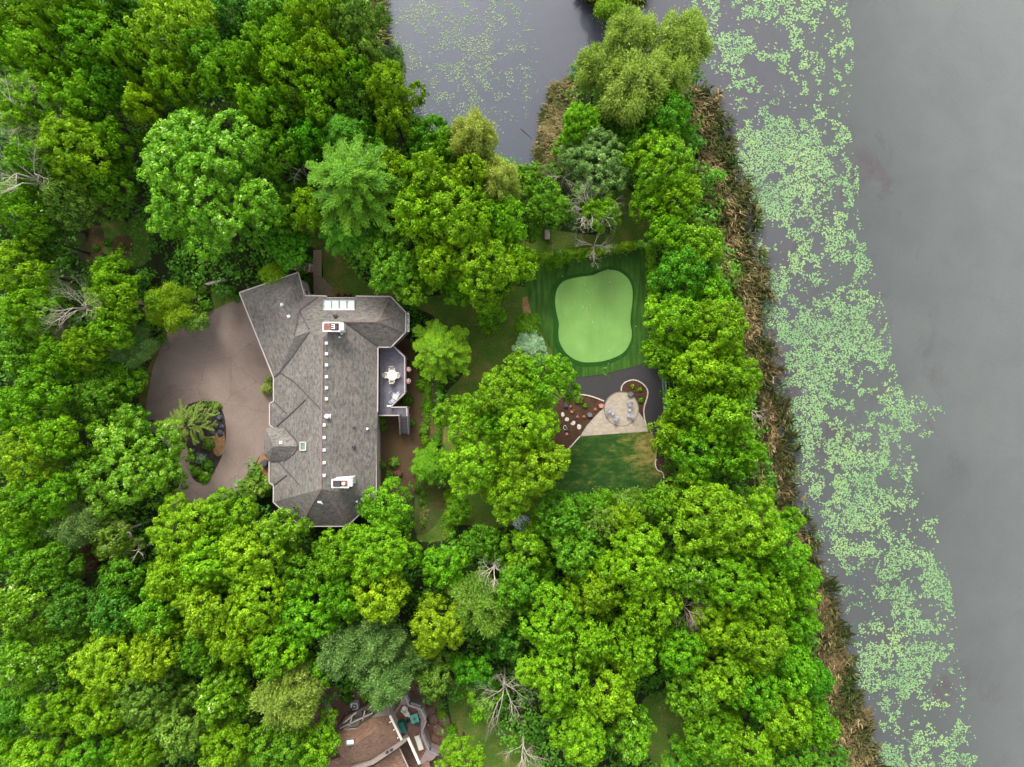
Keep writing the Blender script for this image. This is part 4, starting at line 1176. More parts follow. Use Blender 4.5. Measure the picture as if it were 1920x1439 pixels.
dk(mb.build('joist', M['board_edge'], deck))
mb = MB(); mb.box(W(731, 761.5, DZ + .9), (.7, .14, .06)); dk(mb.build('gate_shelf', M['white'], deck))

# ------------------------------------------------------------------ furniture
def slat_chair(name, mat, loc, rz, label, group, cat='chair', wide=.58, deep=.6, slope=0.0, arm=True, hs_=.42):
    """faces +Y; seat and back of slats, four legs, arms"""
    r = empty(name, loc, label, cat, group, rz)
    m = M[mat]
    for i in range(4):
        mb = MB(); mb.box((0, -deep / 2 + deep * (i + .5) / 4, hs_ - slope * (1 - (i + .5) / 4)), (wide, deep / 4 * .86, .035)); mb.build('seat_slat', m, r)
    for i in range(5):
        mb = MB(); mb.box((-wide / 2 + wide * (i + .5) / 5, -deep / 2 - .1, hs_ + .3), (wide / 5 * .72, .035, .55), rx=math.radians(18)); mb.build('back_slat', m, r)
    for sx in (-1, 1):
        for sy in (-1, 1):
            mb = MB(); mb.box((sx * wide * .46, sy * deep * .42, hs_ / 2 - .01), (.05, .05, hs_)); mb.build('leg', M['steel'] if mat == 'lilac' else m, r)
        if arm:
            mb = MB(); mb.box((sx * (wide / 2 + .05), 0, hs_ + .2), (.11, deep * 1.05, .03)); mb.box((sx * (wide / 2 + .05), deep * .42, hs_ * .5 + .1), (.05, .05, hs_ + .2)); mb.build('armrest', M['steel'] if mat == 'lilac' else m, r)
    return r
tp = W(735.2, 704, DZ + .74)
t = empty('table', (tp.x, tp.y, DZ), 'cream square dining table on the deck among four chairs', 'table')
mb = MB(); mb.lathe((0, 0, 0), [(0.6, .7), (0.66, .71), (0.66, .74), (.6, .75)], 8)
o = mb.build('tabletop', M['cream'], t, rot=(0, 0, PI / 8))
for sx in (-1, 1):
    for sy in (-1, 1): mb = MB(); mb.box((sx * .38, sy * .38, .35), (.06, .06, .7)); mb.build('leg', M['cream'], t)
mb = MB(); mb.lathe((0, 0, .752), [(.05, 0), (.07, .015), (.03, .02)], 8); mb.build('parasol_hole_ring', M['white'], t)
for dx, dy, rz, w_ in ((0, 11.3, 0, 'south'), (0, -11.3, PI, 'north'), (-11.8, 0, -PI / 2, 'west'), (11.8, 0, PI / 2, 'east')):
    p = W(735.2 + dx * .82, 704 + dy * .82, DZ + .4)
    slat_chair('chair', 'cream', (p.x, p.y, DZ), rz, f'cream slatted garden chair on the {w_} side of the deck dining table', 'cream chairs round the deck dining table', wide=.5, deep=.48)
p = W(741.2, 744.5, DZ + .45)
t = empty('side_table', (p.x, p.y, DZ), 'small white square table by the cut corner of the deck', 'table', None, math.radians(-35))
mb = MB(); mb.box((0, 0, .45), (.6, .55, .04)); mb.build('tabletop', M['cream'], t)
for sx in (-1, 1):
    for sy in (-1, 1): mb = MB(); mb.box((sx * .25, sy * .22, .22), (.04, .04, .44)); mb.build('leg', M['cream'], t)
for a, b, rz, w_ in ((746.5, 738.8, 2.2, 'north-east'), (737, 740.5, -2.4, 'north-west'), (736.5, 751.5, -.8, 'south-west')):
    p = W(a, b, DZ + .4); slat_chair('chair', 'lilac', (p.x, p.y, DZ), rz, f'pale lilac folding chair at the {w_} side of the small deck table', 'lilac chairs round the small deck table', wide=.44, deep=.4, arm=False)
for x_, y_, lab in ((766.4, 693, 'round pink flower pot hung outside the deck rail, northern of the two'), (766.0, 715, 'round pink flower pot hung outside the deck rail, southern of the two')):
    p = W(x_, y_, DZ + .8)
    r = empty('flower_pot', (p.x, p.y, DZ + .55), lab, 'flower pot', 'pink flower pots on the deck rail')
    mb = MB(); mb.lathe((0, 0, 0), [(.16, 0), (.27, .22), (.3, .24), (.3, .27)], 12); mb.build('pot', M['woodpale'], r)
    n_ = 260; d = rdirs(n_, .1)
    me = leaves_mesh('flowers', d * np.array([.28, .28, .14]) + np.array([0, 0, .26]), d + RNG.normal(0, .4, (n_, 3)), .05 * RNG.uniform(.8, 1.4, n_), RNG.random(n_), leaf_mat('pink_petals', (.22, .09, .09), (.4, .22, .22), (.5, .42, .36), .1))
    link('flowers', me, None, r)
    mb = MB(); mb.bar((-.3, 0, .1), (-.05, 0, .1), .03); mb.build('bracket', M['black'], r)
# patio chairs and tables
for x_, y_, rz, lab in ((1141.5, 770.8, math.radians(-140 + 180 + 95 - 95), 'a'),): pass
for x_, y_, rz, lab in ((1141.5, 770.6, -.95, 'pale lilac slatted lounge chair on the round patio, north-western of the west pair'), (1155.6, 783.4, -.55, 'pale lilac slatted lounge chair on the round patio, south-eastern of the west pair'), (1181, 758.6, 2.0, 'pale lilac slatted lounge chair on the round patio, northern of the east pair'), (1181, 779, 1.05, 'pale lilac slatted lounge chair on the round patio, southern of the east pair')):
    p = W(x_, y_, .4); slat_chair('lounge_chair', 'lilac', (p.x, p.y, .055), rz, lab, 'lilac lounge chairs on the round patio', wide=.42, deep=.42, slope=.1, hs_=.36)
for x_, y_, rz, lab in ((1148.8, 776.2, -.7, 'small lilac side table between the two western lounge chairs'), (1180.6, 769.2, .1, 'small lilac side table between the two eastern lounge chairs')):
    p = W(x_, y_, .4); t = empty('side_table', (p.x, p.y, .055), lab, 'table', 'side tables on the round patio', rz)
    for i in range(4): mb = MB(); mb.box((-.12 + .08 * i, 0, .4), (.07, .32, .03)); mb.build('slat', M['lilac'], t)
    for sx in (-1, 1):
        for sy in (-1, 1): mb = MB(); mb.box((sx * .13, sy * .13, .19), (.04, .04, .39)); mb.build('leg', M['lilac'], t)

# stones in the beds
def rock(name, px, py, r, hgt, mat, label, cat='rock', group=None, z=0.02, n=9, flat=False, stretch=1.0, rot=None):
    bm = bmesh.new()
    if flat:
        pts = []
        for i in range(n):
            a = 2 * PI * i / n; rr = r * random.uniform(.72, 1.12)
            pts.append((math.cos(a) * rr * stretch, math.sin(a) * rr))
        top = [bm.verts.new((x, y, hgt)) for x, y in pts]; bot = [bm.verts.new((x * 1.05, y * 1.05, -.05)) for x, y in pts]
        bm.faces.new(top); 
        for i in range(n): bm.faces.new((top[(i + 1) % n], top[i], bot[i], bot[(i + 1) % n]))
        bmesh.ops.recalc_face_normals(bm, faces=bm.faces[:])
    else:
        bmesh.ops.create_icosphere(bm, subdivisions=2, radius=1)
        sd_ = random.uniform(0, 99)
        from mathutils import noise as mn
        for v in bm.verts:
            f = 1 + .38 * mn.noise(v.co * 1.3 + Vector((sd_, 0, 0))) + .16 * mn.noise(v.co * 3.1 + Vector((0, sd_, 0)))
            v.co = Vector((v.co.x * f * r * stretch, v.co.y * f * r, max(-.25, v.co.z) * f * hgt))
    me = bpy.data.meshes.new(name); bm.to_mesh(me); bm.free()
    o = link(name, me, mat); p = W(px, py, hgt * .5); o.location = (p.x, p.y, z); o.rotation_euler = (0, 0, random.uniform(0, 6) if rot is None else rot)
    return L(o, label, cat, group)
for i, (x_, y_, r, s_) in enumerate([(1055, 777, .31, 'north-western'), (1063, 787, .33, 'second from the north-west'), (1074.7, 793.6, .35, 'third from the north-west'), (1086, 800.5, .37, 'south-eastern')]):
    rock('stepping_stone', x_, y_, r, .07, M['stone_white'], f'pale flat stepping stone in the mulch, {s_} of the row', 'stone', 'pale stepping stones in the mulch bed', flat=True, n=7, stretch=.8)
rock('boulder', 1106, 778.5, .34, .35, M['stone_grey'], 'grey square-sided boulder in the mulch beside the patio', flat=True, n=6)
rock('boulder', 1061, 760, .32, .35, M['stone_dark'], 'dark blue-grey block at the edge of the central tree', flat=True, n=5)
rock('pink_stone', 1127.4, 761, .34, .3, M['stone_pink'], 'pink square stone touching the west rim of the round patio', flat=True, n=5)
rock('boulder', 1182.4, 739.5, .34, .4, M['stone_grey'], 'dark grey boulder at the north-east rim of the round patio', flat=True, n=6)
for x_, y_, r, s_ in ((1083, 782.6, .2, 'south-western'), (1095, 782.2, .2, 'just west of the grey boulder'), (1072.5, 773.2, .2, 'above the pale stepping stones'), (1069.7, 763, .17, 'nearest the central tree'), (1116, 768, .2, 'below the pink stone'), (1077, 770, .1, 'smallest, between two others')):
    rock('red_rock', x_, y_, r, .2, M['stone_red'], f'small rusty red rock in the mulch, {s_}', 'rock', 'small red rocks in the mulch bed')
rock('brick', 1063, 814, .2, .12, M['stone_pink'], 'orange brick lying beside the dark garden ornament', 'brick', flat=True, n=4, stretch=1.3)
p = W(1062.3, 805, .2); gr = empty('garden_ornament', (p.x, p.y, 0.02), 'dark garden ornament with a curved white hook in the mulch bed', 'ornament')
mb = MB(); mb.box((.08, -.1, .15), (.28, .5, .3), rz=.6, taper=.6); mb.build('base', M['stone_dark'], gr)
mb = MB(); pts = [(-.22 + .16 * math.cos(a), .22 + .26 * math.sin(a), .35) for a in [math.radians(d) for d in range(20, 260, 24)]]
for a, b in zip(pts, pts[1:]): mb.tube(a, b, .035, .035, 5)
mb.tube(pts[-1], (-.05, -.1, .25), .035, .03, 5); mb.tube((.08, -.1, .2), pts[0], .02, .03, 5); mb.build('hook', M['cream'], gr)
gb = MB(); gb.lathe((0, 0, 0), [(.005, 0), (.03, .012), (.042, .042), (.03, .072), (.005, .084)], 8)
gme = None
for x_, y_ in ((1093.6, 575.5), (1100, 578), (1092, 578), (1107, 577.6), (1106.5, 573), (1097, 534.8), (1143.5, 529), (1103.5, 549), (1101, 545), (1110.7, 604), (1141, 658.5), (1140, 506), (1055, 519), (1192, 612), (1140.5, 682)):
    p = W(x_, y_, .05)
    if gme is None: o = gb.build('golf_ball', M['ball'], smooth=True); gme = o.data
    else: o = link('golf_ball', gme)
    o.location = (p.x, p.y, .03 if inside(GREEN, np.array([x_]), np.array([y_]))[0] else .02)
    L(o, 'white golf ball lying on or beside the putting green', 'golf ball', 'golf balls round the putting green')

# ------------------------------------------------------------------ fences, bench, garden woodwork
def fence(a, b, hgt, label, mat, npost, rails=2, wire=.25, name='fence', wtop=.08):
    a = W(*a); b = W(*b); r = empty(name, a, label, 'fence')
    for i in range(npost + 1):
        c = (b - a) * (i / npost); mb = MB(); mb.box((c.x, c.y, hgt / 2), (.1, .1, hgt)); mb.build('post', M[mat], r)
    for k in range(rails):
        z = hgt * (.97 if k == 0 else .12); mb = MB(); mb.bar((0, 0, z), (b - a) + Vector((0, 0, z)), wtop, .06); mb.build('rail', M[mat], r)
    mb = MB(); m_ = int((b - a).length / wire)
    for i in range(m_): c = (b - a) * ((i + .5) / m_); mb.box((c.x, c.y, hgt / 2), (.015, .015, hgt * .9))
    for k in range(4): mb.bar((0, 0, hgt * (.25 + .17 * k)), (b - a) + Vector((0, 0, hgt * (.25 + .17 * k))), .015)
    mb.build('wire_mesh', M['fencegreen'], r)
    return r
fence((1005, 484), (1217.5, 460), 1.6, 'wire fence along the north side of the putting green under climbing vines', 'steel', 8, wtop=.14)
fence((1218, 461), (1222, 590), 1.6, 'wire fence along the east side of the putting green under climbing vines', 'steel', 5)
fence((1240, 694), (1247, 790), 1.9, 'pale green wire fence beside the charcoal surfacing', 'fencegreen', 4, wire=.12, wtop=.16)
p = W(1026.3, 440, .6); r = empty('bench', (p.x, p.y, 0), 'pale grey slatted bench north of the putting green', 'bench')
for i in range(4): mb = MB(); mb.box((-.2 + .14 * i, 0, .5), (.12, 1.15, .05)); mb.build('seat_slat', M['woodpale'], r)
for i in range(2): mb = MB(); mb.box((-.34, 0, .68 + .16 * i), (.04, 1.15, .12)); mb.build('back_slat', M['wood'], r)
for sy in (-1, 1):
    for sx in (-1, 1): mb = MB(); mb.box((sx * .22, sy * .5, .24), (.07, .07, .48)); mb.build('leg', M['wood'], r)
mb = MB(); mb.box((0, 0, .9), (.12, .12, 1.8)); mb.box((0, -.5, .85), (.1, 1.1, .1)); o = mb.build('wooden_post', M['wood']); o.location = W(1036, 455, 1.0) * 1; o.location.z = 0; L(o, 'short weathered wooden post with a low beam beside the bench', 'post')
p = W(405, 529, .6); r = empty('garden_gate', (p.x, p.y, 0), 'pale weathered wooden rail at the head of the striped grass rectangle', 'gate', None, math.radians(15))
for k in range(3): mb = MB(); mb.box((0, 0, .3 + .35 * k), (2.4, .16, .08)); mb.build('rail', M['woodpale'], r)
for sx in (-1, 1): mb = MB(); mb.box((sx * 1.2, 0, .6), (.13, .13, 1.25)); mb.build('post', M['woodpale'], r)
a, b = W(268, 563), W(286, 598); r = empty('retaining_wall', a, 'brown timber retaining wall under the yellow-green tree west of the driveway', 'wall')
for k in range(4): mb = MB(); mb.bar((0, 0, .12 + .22 * k), (b - a) + Vector((0, 0, .12 + .22 * k)), .42, .2); mb.build('plank', M['wood'], r)
a = W(537, 497); b = W(588, 504); r = empty('boardwalk', a, 'short grey plank walkway beside the garage', 'walkway'); d = b - a
for i in range(18):
    c = d * ((i + .5) / 18); mb = MB(); mb.box((0, 0, .1), (.17, 1.05, .05)); o = mb.build('plank', M['woodpale'] if i % 3 == 0 else M['wood'], r); o.location = c; o.rotation_euler = (0, 0, math.atan2(d.y, d.x) + random.uniform(-.02, .02))
a = W(597, 470); b = W(595.5, 520); r = empty('garden_steps', a, 'flight of brown timber-edged garden steps leading to the stone terrace', 'steps'); d = b - a
for i in range(13):
    c = d * ((i + .5) / 13); mb = MB(); mb.box((0, 0, .06), (1.0, .22, .12)); o = mb.build('step', M['wood'], r); o.location = c + Vector((0, 0, .25 * (1 - i / 13)))
p = W(614, 552, .4); mb = MB()
for i in range(3): mb.lathe((p.x + .55 * i - .4, p.y, 0), [(.2, 0), (.26, .35), (.2, .36)], 10)
for i in range(0, 5):
    pass
for x_, y_, lab in ((634, 553.5, 'dark round pot west of the roof glazing'), (645, 553.5, 'dark round pot in the middle of the north wall'), (655, 553.5, 'dark round pot east of the other two')):
    p = W(x_, y_, .3); r = empty('plant_pot', (p.x, p.y, 0), lab + ', against the north wall', 'plant pot', 'plant pots by the north wall')
    mb = MB(); mb.lathe((0, 0, 0), [(.2, 0), (.28, .4), (.25, .42)], 10); mb.build('pot', M['stone_dark'], r)
    d = rdirs(90, 0); link('plant', leaves_mesh('plant', d * .25 + np.array([0, 0, .45]), d, .08 * np.ones(90), .5 + RNG.normal(0, .15, 90), LEAF['red']), None, r)
p = W(494, 870, .8); mb = MB(); mb.lathe((p.x, p.y, 0), [(.4, 0), (.5, .5), (.42, .8), (.3, .85)], 12); L(mb.build('water_barrel', M['stone_dark']), 'dark round barrel beside the entrance porch', 'barrel')

# ------------------------------------------------------------------ driveway island boulders
for x_, y_, r, s_ in ((412, 784, .42, 'largest on the north-east'), (412, 813, .4, 'on the east rim'), (398, 813, .34, 'just west of the east rim one'), (404, 799, .36, 'in the middle of the cluster'), (416, 800, .28, 'touching the asphalt edge'), (395, 770, .3, 'northernmost'), (408, 771, .3, 'at the north-east corner'), (371, 852, .34, 'under the grey shrub'), (384, 856, .3, 'south of the spiky tree'), (362, 845, .26, 'at the west rim')):
    rock('boulder', x_, y_, r, r * .8, M['stone_dark'], f'dark slate boulder on the driveway island, {s_}', 'rock', 'dark boulders on the driveway island')
rock('pale_stone', 387, 890, .3, .28, M['stone_white'], 'pale stone at the south tip of the driveway island')
for x_, y_, s_ in ((812, 722, 'topmost'), (818, 738, 'second from the top'), (815, 752, 'in the middle of the row'), (811, 768, 'lowest of the row'), (807, 845, 'alone, near the feathery tree')):
    rock('border_stone', x_, y_, .2, .15, M['stone_grey'], f'small grey stone in the flower border, {s_}', 'rock', 'grey stones along the flower border')
for (x_, y_), s_ in zip(((800, 950), (803, 958), (801, 966), (797, 974), (790, 980)), ('northernmost', 'second from the north', 'middle one', 'second from the south', 'southernmost')):
    rock('border_stone', x_, y_, .17, .15, M['stone_grey'], f'pale grey stone in the short southern row, {s_}', 'rock', 'pale stones at the south end of the flower border')

# ------------------------------------------------------------------ brown-roofed house at the bottom
h2 = empty('lodge', W(695, 1400), 'brown-roofed house with a terrace at the bottom edge of the view', 'house')
H2 = h2.location.copy()
def h2p(o): o.location = o.location - H2; return o
E2 = 4.2
r2 = [[(635, 1371, E2), (665, 1368, E2), (697, 1345, E2), (700, 1372, 6.2), (668, 1395, 6.2)], [(697, 1345, E2), (730.6, 1342, E2), (755, 1389, E2), (700, 1372, 6.2)], [(755, 1389, E2), (743, 1398, E2), (695.5, 1428, E2), (700, 1372, 6.2)], [(695.5, 1428, E2), (660, 1434, E2), (668, 1395, 6.2), (700, 1372, 6.2)], [(660, 1434, E2), (638, 1417.5, E2), (625, 1391, E2), (635, 1371, E2), (668, 1395, 6.2)]]
h2p(roof_mesh('roof', r2, M['shingle2'], h2))
h2p(roof_mesh('lower_roof', [[(749, 1403, 3.0), (768, 1442, 3.0), (755, 1475, 3.0), (690, 1475, 3.0), (695, 1441, 3.0)]], M['shingle2'], h2))
h2p(roof_mesh('lower_roof', [[(791, 1434, 2.8), (803, 1424, 2.8), (815, 1470, 2.8), (780, 1470, 2.8)]], M['shingle2'], h2))
h2p(roof_mesh('lower_roof', [[(590, 1440, 3.0), (640, 1418, 3.0), (665, 1436, 3.0), (640, 1480, 3.0), (590, 1480, 3.0)]], M['shingle2'], h2))
WP = inset([W(a, b, E2) for a, b in ((635, 1371), (665, 1368), (697, 1345), (730.6, 1342), (755, 1389), (695.5, 1428), (660, 1434), (638, 1417.5), (625, 1391))], .35); n2 = len(WP)
h2p(pyd('wall', [Vector((p.x, p.y, -.2)) for p in WP] + [Vector((p.x, p.y, E2 - .02)) for p in WP], [(i, (i + 1) % n2, n2 + (i + 1) % n2, n2 + i) for i in range(n2)], M['siding'], h2))
mb = MB()
for a, b in (((767.5, 1443), (749, 1403)),): mb.bar(W(*a, 3.05), W(*b, 3.05), .12, .1)
h2p(mb.build('gutter', M['gutter'], h2))
pp = [(764, 1383), (762, 1390), (745, 1404), (700, 1434), (672, 1443), (655, 1447), (655, 1440), (695, 1428), (741, 1397), (757, 1386)]
h2p(slab('parapet', pp, 3.6, 4.6, plain('grey_taupe_parapet', (.22, .175, .155), .9, .15, 2), 0, h2))
for x_, y_ in ((726, 1410.5), (734, 1406.5)):
    mb = MB(); mb.box(W(x_, y_, 4.66), (.36, .24, .12), rz=.5); h2p(mb.build('vent_box', M['black'], h2))
mb = MB(); mb.box(W(656.8, 1391.5, 5.95), (.85, .5, .5), rz=.12); sk3 = h2p(mb.build('skylight', M['steel'], h2))
mb = MB(); mb.box(W(656.8, 1391.5, 6.22), (.74, .4, .04), rz=.12); mb.build('pane', M['mint'], sk3)
for a, b, w_ in (((731.2, 1341.5), (754.2, 1389), .26), ((764.8, 1383), (786.8, 1432.5), .3)):
    mb = MB(); mb.bar(W(*a, 4.5), W(*b, 4.5), w_, .2); h2p(mb.build('beam', M['cream'], h2))
for x_, y_ in ((732, 1354), (738, 1369), (745, 1384)):
    mb = MB(); mb.bar(W(x_ - 4, y_ + 2, 4.5), W(x_ + 2, y_ - 1, 4.5), .1, .09); h2p(mb.build('bracket', M['white'], h2))
# terrace deck
TD = [(749, 1322), (755, 1302), (762, 1298), (769, 1316), (791, 1323), (801, 1346), (792.5, 1367), (807, 1401), (825, 1409), (812, 1425), (789, 1434), (764, 1383), (735, 1341)]
dz = 1.4
td = L(slab('terrace', TD, 0, dz, M['pinkstone'], 0), 'pinkish stone terrace of the brown-roofed house', 'terrace')
pl = [(752, 1322), (781, 1330), (790, 1352), (780, 1366), (800, 1405), (786, 1428), (764, 1383), (740, 1343)]
q = [W(a, b, dz) for a, b in pl]; main2 = [(v.x, v.y) for v in q]
k = min(p[0] for p in main2) + .1
while k < max(p[0] for p in main2):
    s = span(main2, k, 0)
    if len(s) >= 2 and s[-1] - s[0] > .1:
        mb = MB(); mb.box((k, (s[0] + s[-1]) / 2, dz + .02), (.17, s[-1] - s[0], .03)); mb.build('board', M['deckbrown'], td)
    k += .185
rail([W(762, 1299, dz), W(769, 1316, dz), W(791, 1323, dz), W(801, 1346, dz), W(792.5, 1367, dz), W(807, 1401, dz), W(824, 1409, dz)], base=dz, parent=td, off=Vector((0, 0, 0)), mat='steel', bal=.2, hh=.95)
def cover(name, px, py, sx, sy, sz, rz, mat, label, cat, z=dz + .035, tap=.95):
    mb = MB(); mb.box((0, 0, sz / 2), (sx, sy, sz), taper=tap)
    o = mb.build(name, M[mat]); o.location = (W(px, py, z + sz).x, W(px, py, z + sz).y, z); o.rotation_euler = (0, 0, rz)
    md = o.modifiers.new('bevel', 'BEVEL'); md.width = .04; md.segments = 2
    return L(o, label, cat)
t = empty('patio_table', (W(777, 1348, dz + .7).x, W(777, 1348, dz + .7).y, dz + .035), 'teal square table with a brown centrepiece on the lower terrace', 'table', None, .28)
mb = MB(); mb.box((0, 0, .68), (.95, 1.05, .05)); mb.build('tabletop', M['teal'], t)
mb = MB(); mb.lathe((0, 0, .71), [(.16, 0), (.2, .08), (.05, .1)], 9); mb.build('centrepiece', M['copper'], t)
for sx in (-1, 1):
    for sy in (-1, 1): mb = MB(); mb.box((sx * .4, sy * .45, .34), (.06, .06, .68)); mb.build('leg', M['black'], t)
for x_, y_, rz, lab in ((782, 1357.5, 2.9, 'dark chair at the south side of the teal table'), (769.5, 1348, -1.3, 'dark chair at the west side of the teal table')):
    p = W(x_, y_, dz + .4); slat_chair('chair', 'black', (p.x, p.y, dz + .035), rz, lab, 'dark chairs at the teal table', wide=.46, deep=.44)
def armchair(px, py, rz, label):
    p = W(px, py, dz + .4); r = empty('armchair', (p.x, p.y, dz + .035), label, 'chair', 'cream armchairs on the lower terrace', rz)
    mb = MB(); mb.lathe((0, 0, .3), [(.3, 0), (.36, .05), (.34, .14), (.1, .16)], 12); mb.build('cushion', M['cream'], r, smooth=True)
    mb = MB(); 
    for i in range(9):
        a = PI + PI * i / 8; mb.box((.36 * math.cos(a), .34 * math.sin(a), .5), (.14, .1, .42), rz=a + PI / 2)
    mb.build('backrest', M['cream'], r)
    for i in range(4): a = PI / 4 + i * PI / 2; mb = MB(); mb.box((.25 * math.cos(a), .25 * math.sin(a), .15), (.05, .05, .3)); mb.build('leg', M['wood'], r)
armchair(758.5, 1329.5, .3, 'cream round-backed armchair on the lower terrace, northern of the two')
armchair(762.5, 1339, 2.6, 'cream round-backed armchair on the lower terrace, southern of the two')
cover('covered_grill', 753.5, 1366, .8, 1.35, .95, .33, 'darkteal', 'box under a dark green cover against the lower house', 'grill cover')
p = W(785.5, 1392, dz + .35); r = empty('sun_lounger', (p.x, p.y, dz + .035), 'cream sun lounger on the brown decking of the lower terrace', 'sun lounger', None, .3)
mb = MB(); mb.box((0, -.35, .34), (.56, 1.2, .1)); mb.build('mattress', M['cream'], r)
mb = MB(); mb.box((0, .55, .42), (.56, .65, .1), rx=.3); mb.build('head_cushion', M['cream'], r)
for sx in (-1, 1):
    mb = MB(); mb.box((sx * .3, 0, .26), (.05, 1.9, .06)); mb.build('frame_rail', M['woodpale'], r)
    for sy in (-1, 1): mb = MB(); mb.box((sx * .28, sy * .8, .12), (.05, .05, .24)); mb.build('leg', M['woodpale'], r)
p = W(664, 1325.5, .9); r = empty('air_conditioner', (p.x, p.y, 0), 'white square air conditioning unit beside the dark pergola', 'air conditioner', None, .15)
mb = MB(); mb.box((0, 0, .42), (.85, .8, .84)); mb.build('casing', M['whitemetal'], r)
mb = MB(); mb.lathe((0, 0, .845), [(.32, 0), (.32, .02), (.3, .03)], 14); mb.build('grille', M['stone_dark'], r)
mb = MB()
for i in range(4): a = i * PI / 4; mb.bar((-.3 * math.cos(a), -.3 * math.sin(a), .885), (.3 * math.cos(a), .3 * math.sin(a), .885), .02)
mb.lathe((0, 0, .89), [(.1, 0), (.1, .02)], 8); mb.build('fan_guard', M['white'], r)
# pergola
r = empty('pergola', W(665, 1360), 'dark brown pergola frame with an open well beside the lower house', 'pergola'); PL = r.location.copy()
P4 = [(633, 1366), (652, 1345), (682, 1328), (700, 1334), (672, 1364), (645, 1370)]
for i in range(6):
    mb = MB(); mb.bar(W(*P4[i], 3.0), W(*P4[(i + 1) % 6], 3.0), .3 if i != 2 else .16, .2); o = mb.build('beam', M['pergola'], r); o.location = -PL
for a, b in (((637, 1366), (699, 1337)), ((655, 1362), (660, 1344)), ((680, 1351), (684, 1333)), ((644, 1356), (668, 1336))):
    mb = MB(); mb.bar(W(*a, 3.05), W(*b, 3.05), .13, .16); o = mb.build('rafter', M['woodpale'], r); o.location = -PL
for a in (P4[0], P4[1], P4[2], P4[4], P4[5]):
    mb = MB(); c = W(*a, 3.0); mb.box((c.x, c.y, 1.5), (.16, .16, 3.0)); o = mb.build('post', M['pergola'], r); o.location = -PL
o = slab('pergola_wing', [(633, 1365), (655, 1342), (690, 1322), (702, 1322), (700, 1334), (682, 1331), (655, 1346)], 2.9, 3.02, M['pergola'], 0, r); o.location = -PL
p = W(671, 1341, 1.0); r = empty('round_table', (p.x, p.y, 0), 'grey round table with chairs glimpsed through the pergola frame', 'table')
mb = MB(); mb.lathe((0, 0, .7), [(.45, 0), (.45, .05)], 14); mb.build('tabletop', M['steel'], r)
mb = MB(); mb.tube((0, 0, 0), (0, 0, .7), .05, .05, 8); mb.build('leg', M['steel'], r)
a, b = W(611, 1298), W(631, 1352); r = empty('wire_fence', a, 'grey wire fence running north from the brown-roofed house', 'fence'); d = b - a
for i in range(5): c = d * (i / 4); mb = MB(); mb.box((c.x, c.y, .8), (.08, .08, 1.6)); mb.build('post', M['steel'], r)
for z in (.2, .6, 1.0, 1.55): mb = MB(); mb.bar((0, 0, z), d + Vector((0, 0, z)), .05); mb.build('rail', M['steel'], r)
p = W(803, 1358, .3); r = empty('lantern', (p.x, p.y, 0), 'small orange-pink garden lantern on the rocky ground', 'lantern')
mb = MB(); mb.lathe((0, 0, 0), [(.03, 0), (.03, .35), (.12, .38), (.14, .5), (.04, .58)], 8); mb.build('shade', M['stone_pink'], r)
for i, (x_, y_, r_) in enumerate(((826, 1372, 1.0), (817, 1388, .8), (806, 1333, .8), (812, 1350, .7), (820, 1398, .6), (796, 1305, .7), (783, 1292, .6), (767, 1286, .8), (830, 1385, .6))):
    rock('boulder', x_, y_, r_, r_ * .55, M['rubble'], f'brown boulder on the slope east of the lower terrace, {["largest, at the east tip", "in front of the east tip", "beside the terrace corner", "south of the lantern", "southernmost", "north of the terrace", "small, at the north end", "broad, at the north end", "against the grass strip"][i]}', 'rock', 'brown boulders beside the lower terrace')
